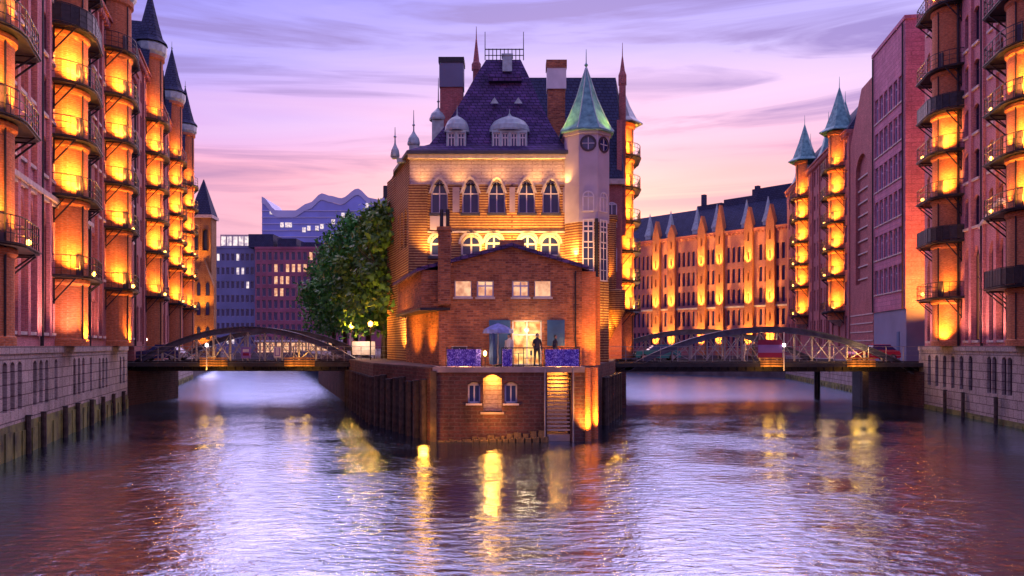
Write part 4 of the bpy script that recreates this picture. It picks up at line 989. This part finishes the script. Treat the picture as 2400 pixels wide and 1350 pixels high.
# chimneys
c = MB().box(X_(351.5)*1.06, X_(370)*1.06, 4.2, 5.4, 18, 26.0); cc = c.build('chimney', 'brick_red', rt); MB().box(X_(351)*1.06, X_(370.5)*1.06, 4.1, 5.5, 24.2, 26.0).build('chimney_band', 'concrete_blue', cc); MB().box(X_(351)*1.06-.06, X_(370.5)*1.06+.06, 4.05, 5.55, 26.0, 26.4).build('cap', 'iron', cc)
c = MB().box(X_(439)*1.1, X_(453)*1.1, 6.2, 7.2, 18, 25.4); cc = c.build('chimney', 'brick_annex', rt); MB().box(X_(438.3)*1.1, X_(453.8)*1.1, 6.1, 7.3, 24.7, 26.3).build('chimney_band', 'white', cc); MB().box(X_(438)*1.1-.03, X_(454)*1.1+.03, 6.05, 7.35, 26.3, 26.9).build('cap', 'brick_annex', cc)
# small finials on the left eaves and the left rear pinnacle
for x_, y_, zb_, zt_, r0 in ((-5.5,4.6,18.6,22.3,.62),(-7.1,2.6,18.4,20.0,.42),(-8.3,1.6,18.3,18.9,.3)):
    q_ = MB().prism([(r0*math.cos(R(45+90*k)), r0*math.sin(R(45+90*k))) for k in range(4)], zb_, zt_-.5); q_.lathe(0,0,[(r0*1.05,zt_-.5),(r0*1.1,zt_-.35),(r0*.9,zt_),(r0*.4,zt_+.3),(.06,zt_+.5)],10); q_.tube((0,0,zt_+.4),(0,0,zt_+.6+r0*3.4),.06,.02,5); q_.lathe(0,0,[(0,zt_+.8),(.12,zt_+.95),(0,zt_+1.1)],8)
    q_.box(r0*.5, 2.6+r0, -r0*.6, r0*.6, zb_-.3, zt_-.6); q_.build('side_dormer', 'copper_pale', rt, (x_,y_,0))
pn = MB().box(-.25,.25,-.25,.25,-5,0); pn.lathe(0,0,[(.36,0),(.36,.5),(.24,.7),(.05,2.4)],6); pn.tube((0,0,2.3),(0,0,3.4),.05,.02,5); pn.build('pinnacle', 'brick_red', rt, (-2.75, 6.5, 26.2))
# octagonal turret at the right front corner
TX, TY, TR = 5.15, .35, 1.62
def octo(r, a0=22.5+0): return [(r*math.cos(R(a0+45*k)), r*math.sin(R(a0+45*k))) for k in range(8)]
tr = MB().prism(octo(TR), 3.9, 13.4).build('turret_shaft', 'band', rt, (TX, TY, 0))
tu = MB().prism(octo(TR+.03), 13.4, 19.6); tu.prism(octo(TR+.15), 19.35, 19.62); tu.build('turret_drum', 'plaster_t', rt, (TX, TY, 0))
sp_ = MB(); n8 = octo(1)
for (ra, za), (rb, zb) in zip([(1.98,19.7),(1.72,20.05),(1.30,20.9),(.78,22.1),(.35,23.4)], [(1.72,20.05),(1.30,20.9),(.78,22.1),(.35,23.4),(.04,24.3)]):
    for k in range(8):
        p, q = n8[k], n8[(k+1) % 8]; sp_.face([(p[0]*ra,p[1]*ra,za),(q[0]*ra,q[1]*ra,za),(q[0]*rb,q[1]*rb,zb),(p[0]*rb,p[1]*rb,zb)])
for k in range(8):
    p = n8[k]; q_ = MB(); pr_s = [(1.98,19.7),(1.72,20.05),(1.30,20.9),(.78,22.1),(.35,23.4),(.04,24.3)]
    for (ra, za), (rb, zb) in zip(pr_s, pr_s[1:]): q_.tube((p[0]*ra,p[1]*ra,za),(p[0]*rb,p[1]*rb,zb),.045,n=5)
    q_.build('roof_rib', 'copper_pale', rt, (TX, TY, 0))
sp_.prism([(x*1.98,y*1.98) for x,y in n8], 19.58, 19.7)
sp_.build('spire', 'copper', rt, (TX, TY, 0)); MB().tube((0,0,24.1),(0,0,25.6),.05,.02,6).lathe(0,0,[(0,24.3),(.14,24.5),(0,24.7)],8).build('finial', 'copper', rt, (TX,TY,0))
ap = TR*math.cos(R(22.5))
def on_turret(facing, z, w, h, k, st='cross', gm='glass', fm='frame'):
    a = R(facing); window(rt, TX+math.cos(a)*(ap+.04), z, w, h, k, TY+math.sin(a)*(ap+.04), st, fm, gm, rz=a-math.pi/2)
for facing in (270, 315):
    on_turret(facing, 14.1, .8, 1.4, 1); on_turret(facing, 9.4, .8, 3.4, 0, 'bars'); on_turret(facing, 5.2, .75, 1.6, 0)
    MB().box(-.42,.42,-.05,.05,0,1.1).build('blank_panel', 'plaster_t', rt, (0,0,0))
    o = rt.children[-1]; a = R(facing); o.location = (TX+math.cos(a)*(ap+.04), TY+math.sin(a)*(ap+.04), 12.9-.9); o.rotation_euler = (0,0,a-math.pi/2)
    b = MB()
    for k in range(16):
        a0, a1 = 2*math.pi*k/16, 2*math.pi*(k+1)/16
        b.face([(.42*math.cos(a0),.08,.42*math.sin(a0)),(.42*math.cos(a1),.08,.42*math.sin(a1)),(.56*math.cos(a1),.08,.56*math.sin(a1)),(.56*math.cos(a0),.08,.56*math.sin(a0))])
        b.face([(.56*math.cos(a0),.08,.56*math.sin(a0)),(.56*math.cos(a1),.08,.56*math.sin(a1)),(.56*math.cos(a1),0,.56*math.sin(a1)),(.56*math.cos(a0),0,.56*math.sin(a0))])
    rw = b.build('round_window', 'frame_dark', rt, (TX+math.cos(a)*ap, TY+math.sin(a)*ap, 18.7)); rw.rotation_euler = (0,0,a-math.pi/2)
    g = MB(); g.face([(.43*math.cos(2*math.pi*k/16),.03,.43*math.sin(2*math.pi*k/16)) for k in range(16)]); g.build('pane', 'glass', rw)
    MB().box(-.43,.43,.03,.06,-.025,.025).box(-.025,.025,.03,.06,-.43,.43).build('glazing_bar', 'frame', rw)
MB().tube((TX+.55,TY-1.62,3.9),(TX+.55,TY-1.62,13.6),.12,.12,8).build('downpipe', 'iron', rt)
MB().box(TX-1.62,TX-1.42,-1.25,-.9,3.9,13.4).build('corner_shaft', 'band', rt) if False else None
# rear block right
rb = thing('rear_block', 'tall rear block of the island house with dark slate mansard and lamp-lit round bay', 'building', (0, 70, 0))
rbw = MB(); rbw.prism([(-3,0),(9.35,0),(12.2,20),(-8,20)], 3.9, 19.3); rbw.build('wall', 'brick_red', rb)
rm = MB(); rm.prism([(-3.2,-.3),(9.6,-.3),(12.5,20),(-8,20)], 19.3, 29.2, [(-2.2,3.2),(9.35,3.2),(12.2,18),(-6,18)]); rm.build('mansard_roof', 'slate_blue', rb)
MB().box(-3.2, 9.75, -.4, 0, 18.9, 19.35).build('cornice', 'stone', rb)
for x_, z_, w_s in ((8.6,15.2,.9),(8.6,11.4,.9)): window(rb, x_, z_, w_s, 2.2, 3, -.05, 'cross', 'frame', rz=math.pi)
cl_ = MB().lathe(0,0,[(.15,5.6),(.6,6.6),(.62,15.6),(.75,15.8),(.75,16.2),(0,16.3)],14); cl_.build('corner_column', 'band', rb, (8.35,-.25,0))
cl_ = MB().lathe(0,0,[(.1,3.4),(.75,4.9),(.75,6.5),(0,6.7)],14); cl_.build('corner_oriel', 'band', rb, (8.9,-.9,3.2))
for z_, e_w in ((5.9,130),(10.5,120)): light(rb, (8.05,-1.5,z_), e_w, kind='SPOT', target=(8.3,-.3,z_+3.5), cone=90)
light(rb, (8.6,-2.2,5.3), 60)
sdw = thing('side_wing', 'canal-side wing of the island house with round bay and lit balconies on the right', 'building', (9.35, 70, 0), math.atan2(20, 2.85)+math.pi)
# local x runs toward camera, y out over the right canal
BX = -5.5
sw = MB(); sw.box(-20, 0, -.3, .12, 3.9, 24.5); sw.build('wall', 'brick_red', sdw)
bay(sdw, BX, 1.15, 3.9, [8.3,11,13.7,16.4,19.5,22.4], 25.5, -1, {0:1.2,1:1.2,2:1.2,3:1.2,4:1.2,5:.8}, pyramid_roof(1.7, 3.6, 'copper_pale'), energy=150, sidelamp={0:20,1:20,2:20,3:16,4:5})
light(sdw, (BX+1.4,1.3,4.2), 120, kind='SPOT', target=(BX+.3,.8,6.6), cone=95)
pn = MB().box(-.3,.3,-.3,.3,15,28.6); pn.lathe(0,0,[(.42,28.6),(.42,29.4),(.26,29.8),(.05,31.2)],6); pn.tube((0,0,31),(0,0,32.4),.05,.02,5); pn.build('pinnacle', 'brick_red', sdw, (-3.4,.15,0))
window(sdw, -2.0, 8, .9, 2.4, 3, .13, 'cross', 'frame')
mn = [(-5.9,0),(0,0)]

WG = (1,.46,.09)
# floodlights on the main house: bottom washes at piers
for x_, z_, e_w in ((-6.45,9.4,320),(-6.3,4.6,200)): light(rt, (x_, -1.5, z_), e_w*1.7, kind='SPOT', target=(x_, 0, z_+4.2), cone=105, color=WG)
for x_ in (-4.0,-.1,3.5): light(rt, (x_, -1.6, 9.9+(1.0 if abs(x_) < 1 else 0)), 340, kind='SPOT', target=(x_, 0, 14.2), cone=125, color=WG)
for x_ in (-5.5,-2.0,1.6,4.3): light(rt, (x_, -1.1, 11.2), 150, kind='SPOT', target=(x_, 0, 13.4), cone=120, color=WG)
light(rt, (6.8, -2.4, 5.2), 260, kind='SPOT', target=(5.9, -.6, 9.5), cone=80, color=WG); light(rt, (TX-.2, -3.2, 9.9), 110, kind='SPOT', target=(TX, -.9, 12.2), cone=80, color=WG)
light(rt, (-8.6,1.0,4.4), 620, kind='SPOT', target=(-8.0,3.0,9.5), cone=110, color=WG)
for x_ in (-6.2,-3.6,-1.0,1.6,3.6): light(rt, (x_, -.75, 16.1), 34, kind='SPOT', target=(x_, -.1, 18), cone=130, color=WG)
for dx_ in (-2.4, 1.9): light(rt, (TX+dx_, -1.0, 19.7), 55, kind='SPOT', target=(TX+dx_*.25, -.3, 21.4), cone=80, color=(1,.72,.10))

# ------------------------------------------------------------------ trees on the island
def tree(x, y, h, rad, label, m='leaf', n=5200, seed=1):
    r = random.Random(seed); o = thing('linden_tree', label, 'tree', (x, y, 3.9), 0, 'lindens along the island quay')
    t = MB(); t.tube((0,0,0),(.1,.1,h*.30),.30,.22,8); tips = []
    for k in range(7):
        a = k*.9+r.random(); l = rad*.65; e = (math.cos(a)*l, math.sin(a)*l, h*(.5+.35*r.random())); t.tube((.1,.1,h*(.24+.02*k)), e, .14, .04, 6); tips.append(e)
        for q in range(2): a2 = a+r.uniform(-.8,.8); t.tube(e, (e[0]+math.cos(a2)*1.4, e[1]+math.sin(a2)*1.4, e[2]+1.2), .05, .02, 5)
    t.build('trunk', 'bark', o)
    cl_ = []
    for k in range(46):
        a = r.random()*6.283; zt = r.random(); rr_ = rad*(.35+.65*math.sqrt(r.random()))*(1.0-.55*max(0, zt-.45)/.55)*(.72+.28*min(1, zt*4)); cl_.append((math.cos(a)*rr_, math.sin(a)*rr_, h*(.22+.74*zt), rad*r.uniform(.22,.42)))
    c = MB()
    for k in range(n):
        cx, cy, cz, cr_ = cl_[r.randrange(len(cl_))]
        v = Vector((r.gauss(0,1), r.gauss(0,1), r.gauss(0,.8))).normalized()*cr_*(.55+.75*r.random()**2)
        p = Vector((cx,cy,cz))+v; s = r.uniform(.13,.34)
        u = Vector((r.gauss(0,1), r.gauss(0,1), r.gauss(0,1))).normalized(); w = u.cross(v+Vector((.01,0,.3))).normalized()
        c.v += [tuple(p-u*s), tuple(p+w*s*.6), tuple(p+u*s), tuple(p-w*s*.6)]; i = len(c.v)-4; c.f.append((i,i+1,i+2,i+3)); c.mi.append(0)
    c.build('crown', m, o)
def isl_pt(L_, inn): p = e_ + il*L_ + Vector((.9578,.2873))*inn; return p.x, p.y
for i, (L_, inn, h, rad, m_) in enumerate(((12.5,3.6,12.6,3.5,'leaf2'), (19,3.2,13.2,3.8,'leaf2'), (26,2.6,14.0,4.0,'leaf'), (33.5,2.2,14.0,4.2,'leaf'), (41.5,1.8,13.4,4.3,'leaf'), (50,1.2,12.6,4.2,'leaf'), (17,8.5,14.8,4.0,'leaf'))):
    x_, y_ = isl_pt(L_, inn)
    tree(x_, y_, h, rad, ('linden beside the island house, nearest to the left side wall', 'second linden from the island house, thinner and partly lamp-lit', 'third linden from the island house, tall and full', 'fourth linden from the island house in the row', 'fifth linden from the island house in the row', 'last linden of the row, farthest left above the bridge', 'linden set behind the row, tallest against the sky beside the house')[i], m_, 5600, 20+i)
for L_, inn in ((12,1.2),(19,.4),(15,6)):
    x_, y_ = isl_pt(L_, inn)
    o = thing('street_lamp', 'glowing street lamp under the lindens, %s' % ('closest to the island house' if L_ == 12 else 'farther back along the row' if L_ == 19 else 'deeper between the trunks'), 'street lamp', (x_, y_, 3.9)); MB().tube((0,0,0),(0,0,2.6),.05).build('post','iron',o); MB().lathe(0,0,[(0,2.6),(.16,2.7),(.2,2.95),(0,3.1)],8).build('lamp_glass','bulb',o); light(o, (0,-.4,2.9), 48, color=(1,.37,.04), radius=.1)
x_, y_ = isl_pt(22, 2.4)
o = thing('notice_board', 'pale lit notice board under the lindens behind the left bridge', 'notice board', (x_, y_-3.4, 3.9), 0)
MB().box(-1.0,1.0,-.05,.05,.3,1.5).build('panel','stone',o); 
for q in (-.9,.9): MB().tube((q,.1,0),(q,.1,1.5),.05).build('post','iron',o)
light(o, (0,-1.2,1.4), 26, color=(1,.75,.55))

# ------------------------------------------------------------------ bridges
def bridge(name, label, x0, x1, y0, y1, zend, ztop, deck, nseg, skew=0, pier=None, amber=(), cnt=0):
    rt = thing(name, label, 'bridge', ((x0+x1)/2, y0, 0)); h = (x1-x0)/2
    def az_(x): u = x/h; return zend+(ztop-zend)*(1-u*u)
    for side, (yy, sk) in enumerate(((0, 0), (y1-y0, skew))):
        a = MB(); N2 = 36
        for i in range(N2):
            xa, xb = -h+2*h*i/N2, -h+2*h*(i+1)/N2; za, zb = az_(xa), az_(xb)
            for (dz0, dz1, w0) in ((-.06,.0,.26), (-.50,-.44,.26), (-.44,-.06,.05)):
                a.v += [(xa+sk,yy-w0,za+dz0),(xb+sk,yy-w0,zb+dz0),(xb+sk,yy+w0,zb+dz0),(xa+sk,yy+w0,za+dz0),(xa+sk,yy-w0,za+dz1),(xb+sk,yy-w0,zb+dz1),(xb+sk,yy+w0,zb+dz1),(xa+sk,yy+w0,za+dz1)]
                k = len(a.v)-8
                for q in ((0,3,2,1),(4,5,6,7),(0,1,5,4),(1,2,6,5),(2,3,7,6),(3,0,4,7)): a.f.append(tuple(k+j for j in q)); a.mi.append(0)
        a.build('arch_rib', 'iron_blue', rt)
        # hangers and crossed braces, one part each
        for i in range(1, nseg):
            xa = -h+2*h*i/nseg; z_ = az_(xa)-.45
            if z_ > deck+.25: MB().box(-.055,.055,-.10,.10,deck,z_).build('hanger', 'iron_light', rt, (xa+sk, yy, 0))
        for i in range(nseg):
            xa, xb = -h+2*h*i/nseg, -h+2*h*(i+1)/nseg; za, zb = az_(xa)-.5, az_(xb)-.5
            if min(za, zb) > deck+.7:
                MB().tube((xa,.05,deck+.1),(xb,.05,zb),.04,n=4).build('brace','iron_light',rt,(sk,yy,0)); MB().tube((xa,-.05,za),(xb,-.05,deck+.1),.04,n=4).build('brace','iron_light',rt,(sk,yy,0))
            elif max(za, zb) > deck+.9:
                if za > zb: MB().tube((xa,.0,za),(xb,0,deck+.1),.04,n=4).build('brace','iron_light',rt,(sk,yy,0))
                else: MB().tube((xa,0,deck+.1),(xb,0,zb),.04,n=4).build('brace','iron_light',rt,(sk,yy,0))
        g = MB().box(-h-.3,h+.3,-.22,.22,deck-.08,deck); g.box(-h-.3,h+.3,-.05,.05,deck-.75,deck-.08); g.box(-h-.3,h+.3,-.22,.22,deck-.83,deck-.75)
        for i in range(nseg*2): xx = -h+2*h*(i+.5)/(nseg*2); g.box(xx-.04,xx+.04,-.18,.18,deck-.75,deck-.08)
        g.build('girder', 'iron', rt, (sk, yy, 0))
        # outer walkway railing
        ry = -1.3 if side == 0 else 1.3
        rl_ = MB()
        for zz_ in (.4,.75,1.1): rl_.tube((-h-2.5,0,deck+.1+zz_),(h+2.5,0,deck+.1+zz_),.02 if zz_ < 1 else .03,n=4)
        nn = int((2*h+5)/1.4)
        for i in range(nn+1): xx = -h-2.5+(2*h+5)*i/nn; rl_.box(xx-.025,xx+.025,-.025,.025,deck,deck+1.2)
        rl_.build('railing', 'iron_light', rt, (sk, yy+ry, 0))
    dk = MB(); d0, d1 = -1.4, y1-y0+1.4
    dk.v = [(-h-3,d0,deck-.45),(h+3,d0,deck-.45),(h+3+skew,d1,deck-.45),(-h-3+skew,d1,deck-.45),(-h-3,d0,deck-.12),(h+3,d0,deck-.12),(h+3+skew,d1,deck-.12),(-h-3+skew,d1,deck-.12)]
    dk.f = [(0,3,2,1),(4,5,6,7),(0,1,5,4),(1,2,6,5),(2,3,7,6),(3,0,4,7)]; dk.mi = [0]*6; dk.build('deck', 'asphalt', rt)
    for i in range(int(y1-y0)//2): MB().box(-h-.5,h+.5,-.08,.08,deck-.9,deck-.45).build('cross_girder','iron',rt,(skew*i*2/(y1-y0),1.2+i*2,0))
    for x_ in ([-h+.1, h-.1]): MB().box(-.8,.8,-1.6,y1-y0+1.6,-1.5,deck-.85).build('abutment','brick_base',rt,(x_ + (-.6 if x_ < 0 else .6),0,0))
    if pier is not None:
        MB().box(-.25,.25,-1.0,1.0,-1.5,deck-.85).tube((0,-.6,-1.5),(0,-.6,deck-.8),.28,n=10).build('pier','iron',rt,(pier,0,0)); MB().tube((0,0,-1.5),(0,0,deck-.8),.28,n=10).build('pier','iron',rt,(pier,y1-y0,0))
    for a_, b_ in amber:
        n = 6; 
        for q in range(4): MB().box(0,b_-a_,-.02,.03,0,.13).build('lit_plank','amber',rt,(a_,-1.46,deck-.42+q*.2))
        for u_ in (.25,.75): light(rt, (a_+(b_-a_)*u_, -2.0, deck-.75), 8, color=(1,.42,.05), radius=.2)
        light(rt, ((a_+b_)/2, -.6, deck+.35), 14, color=(1,.42,.05), radius=.2)
    return rt
b1 = bridge('arch_bridge', 'low blue-grey steel arch bridge across the left canal', -32.4, -12.2, 68.5, 76.5, 3.35, 6.65, 3.75, 14, 0, None, ((-3.5,-1.2), (3.5,6.0)))
b2 = bridge('arch_bridge', 'longer steel arch bridge across the right canal with a red-lilac sign on it', 8.9, 33.4, 67.0, 76.5, 3.0, 6.6, 3.75, 17, -3.5, 7.6, ((-1.1,.85), (5.9,8.2)))
def sign(name, label, x, y, z, w, h, stripes, m2=None):
    o = thing(name, label, 'sign', (x, y, z)); MB().box(-w/2,w/2,0,.05,0,h).build('panel', stripes[0][2], o)
    for a, b, m_ in stripes[1:]: MB().box(-w/2,w/2,-.01,-.001,a*h,b*h).build('stripe', m_, o)
    return o
sign('waterway_sign', 'red board with a broad lilac bar on the middle of the right bridge', 20.85, 65.55, 4.05, 1.95, 1.45, [(0,1,'sign_red'), (.28,.72,'purple')])
s1 = sign('waterway_sign', 'small square lilac sign left of centre on the left bridge', -22.0, 67.1, 4.0, .8, .9, [(0,1,'purple')])
MB().box(-.25,.25,-.01,0,.2,.42).build('mark','sign_red',s1); MB().box(-.25,.25,-.01,0,.52,.74).build('mark','white',s1)
s1 = sign('waterway_sign', 'small upright pale sign right of centre on the left bridge', -19.4, 67.1, 4.05, .6, .9, [(0,1,'white')])
MB().box(-.22,.22,-.01,0,.12,.2).build('mark','purple',s1); MB().box(-.22,-.14,-.01,0,.2,.8).build('mark','purple',s1); MB().box(.14,.22,-.01,0,.2,.8).build('mark','purple',s1)
for x_, y_, lab in ((-25.2,67.0,'thin white signal post on the left bridge beside the amber planks'), (21.95,65.5,'white signal post with a glowing lamp on the right bridge')):
    o = thing('signal_post', lab, 'post', (x_, y_, 3.6)); MB().tube((0,0,-.6),(0,0,1.5 if x_ < 0 else 2.5),.045).build('pole','white',o); MB().lathe(0,0,[(0,1.3),(.12,1.4),(.12,1.55),(0,1.65)],8).build('lamp_glass','bulb_white',o)
for x_, y_, lab in ((-35.2, 78, 'white lamp post beside the warehouses behind the left bridge'), (34.6, 64.8, 'white quay lamp at the right end of the right bridge')):
    o = thing('quay_lamp', lab, 'lamp', (x_, y_, 3.6)); MB().tube((0,0,0),(0,0,1.9),.05).build('post','iron',o); MB().lathe(0,0,[(0,1.85),(.13,1.95),(.13,2.1),(0,2.2)],8).build('lamp_glass','bulb_white',o); light(o,(-.3,-.2,2.0),12,color=(1,.85,.9))
person((20.2, 70.5, 3.65), R(90), 'person in a pale top crossing the right bridge behind the red sign', 'cloth_light'); person((21.1, 71.0, 3.65), R(85), 'person in dark clothes following across the right bridge', 'cloth_dark')
light(b2, (.3, 3.0, 5.6), 30, color=(1,.5,.2), radius=.3)
for x_ in (4.5, 7.5): light(b2, (x_, -1.0, 4.6), 18, color=(1,.5,.18), radius=.3)

# ------------------------------------------------------------------ cars
def car(loc, rz, paint, label):
    o = thing('parked_car', label, 'car', loc, rz, 'cars by the bridges')
    b = MB()
    sec = [(-2.05,.35,.62),(-1.95,.30,.85),(-1.2,.25,.95),(-.7,.25,1.0),(1.3,.25,1.0),(1.9,.28,.92),(2.05,.35,.70)]
    for (xa,za,ta),(xb,zb,tb) in zip(sec, sec[1:]):
        for s in (-.82,.82): b.face([(xa,s,za),(xb,s,zb),(xb,s,tb),(xa,s,ta)])
        b.face([(xa,-.82,ta),(xb,-.82,tb),(xb,.82,tb),(xa,.82,ta)]); b.face([(xa,-.82,za),(xb,-.82,zb),(xb,.82,zb),(xa,.82,za)])
    b.face([(-2.05,-.82,.35),(-2.05,.82,.35),(-2.05,.82,.62),(-2.05,-.82,.62)]); b.face([(2.05,-.82,.35),(2.05,.82,.35),(2.05,.82,.70),(2.05,-.82,.70)])
    b.prism([(-.35,-.6),(1.25,-.6),(1.25,.6),(-.35,.6)], 1.42, 1.47); b.build('body', paint, o)
    MB().prism([(-.85,-.76),(1.7,-.76),(1.7,.76),(-.85,.76)], .98, 1.42, [(-.3,-.6),(1.2,-.6),(1.2,.6),(-.3,.6)]).build('cabin_glass', 'glass', o)
    for x in (-1.3,1.3):
        for s in (-.80,.80): w = MB().tube((0,-.1,0),(0,.1,0),.32,n=16).build('wheel','rubber',o,(x,s,.32)); MB().tube((0,-.11,0),(0,.11,0),.18,n=12).build('rim','iron_light',w)
    for s in (-.6,.6): MB().box(-.03,.03,-.14,.14,-.06,.06).build('headlight','white',o,(-2.05,s,.66)); MB().box(-.03,.03,-.14,.14,-.06,.06).build('tail_light','sign_red',o,(2.05,s,.70))
    return o
p = oR + dR*19.5 + nR*-1.5
car((31.9, 71.6, 3.66), R(6), 'car_red', 'bright red car at the right end of the right bridge before the blue wall')
car((13.2, 74.0, 3.66), R(0), 'car_teal', 'teal car near the left end of the right bridge behind the steelwork')
car((-31.3, 72.5, 3.66), R(0), 'car_blue', 'dark blue car at the left end of the left bridge')

rl0 = bpy.data.objects['warehouse']
for x_, e_w in wash_l: light(rl0, (x_, 1.5, 5.25), e_w*1.7, kind='SPOT', target=(x_, .1, 10.5), cone=125, color=(1,.40,.26))
rr0 = bpy.data.objects['warehouse.003']
for x_, e_w in ((8.4,90),(5.0,80),(2.4,80),(14.5,80)): light(rr0, (x_, 1.5, 5.25), e_w*1.7, kind='SPOT', target=(x_, .1, 10.5), cone=125, color=(1,.40,.26))

person((-.15, 43.4, 3.9), R(-30), 'person in a pale top standing on the terrace between the parasol and the door', 'cloth_light', 1.7)
person((2.35, 44.2, 3.9), R(60), 'person in dark clothes on the terrace before the blue shutter at the right', 'cloth_dark', 1.68)
def chair(x, y, rz, label):
    o = thing('cafe_chair', label, 'chair', (x, y, 3.9), rz, 'chairs on the terrace')
    MB().box(-.2,.2,-.2,.2,.43,.46).build('seat','shutter_blue',o); MB().box(-.2,.2,.18,.21,.6,.86).build('backrest','shutter_blue',o)
    for a in (-.18,.18):
        for b_ in (-.18,.18): MB().tube((a,b_,0),(a,b_,.43 if b_ < 0 else .86),.014,n=5).build('leg','iron_light',o)
chair(-.1, 43.9, R(100), 'slim blue cafe chair before the lit door, nearest the parasol'); chair(.85, 43.9, R(-80), 'slim blue cafe chair before the lit door, right of its round table'); chair(-2.5, 43.6, R(20), 'blue cafe chair behind the violet screen left of the lantern'); chair(2.2, 43.3, R(-60), 'blue cafe chair behind the right violet screen')
for x_, e_w in ((-12.4,300),(-26.9,240)): light(rl0, (x_+1.9, 1.7, 5.2), e_w, kind='SPOT', target=(x_+1.0, 1.1, 7.6), cone=100)
light(rr0, (10.0, 1.8, 5.2), 200, kind='SPOT', target=(10.9, 1.1, 7.6), cone=100)
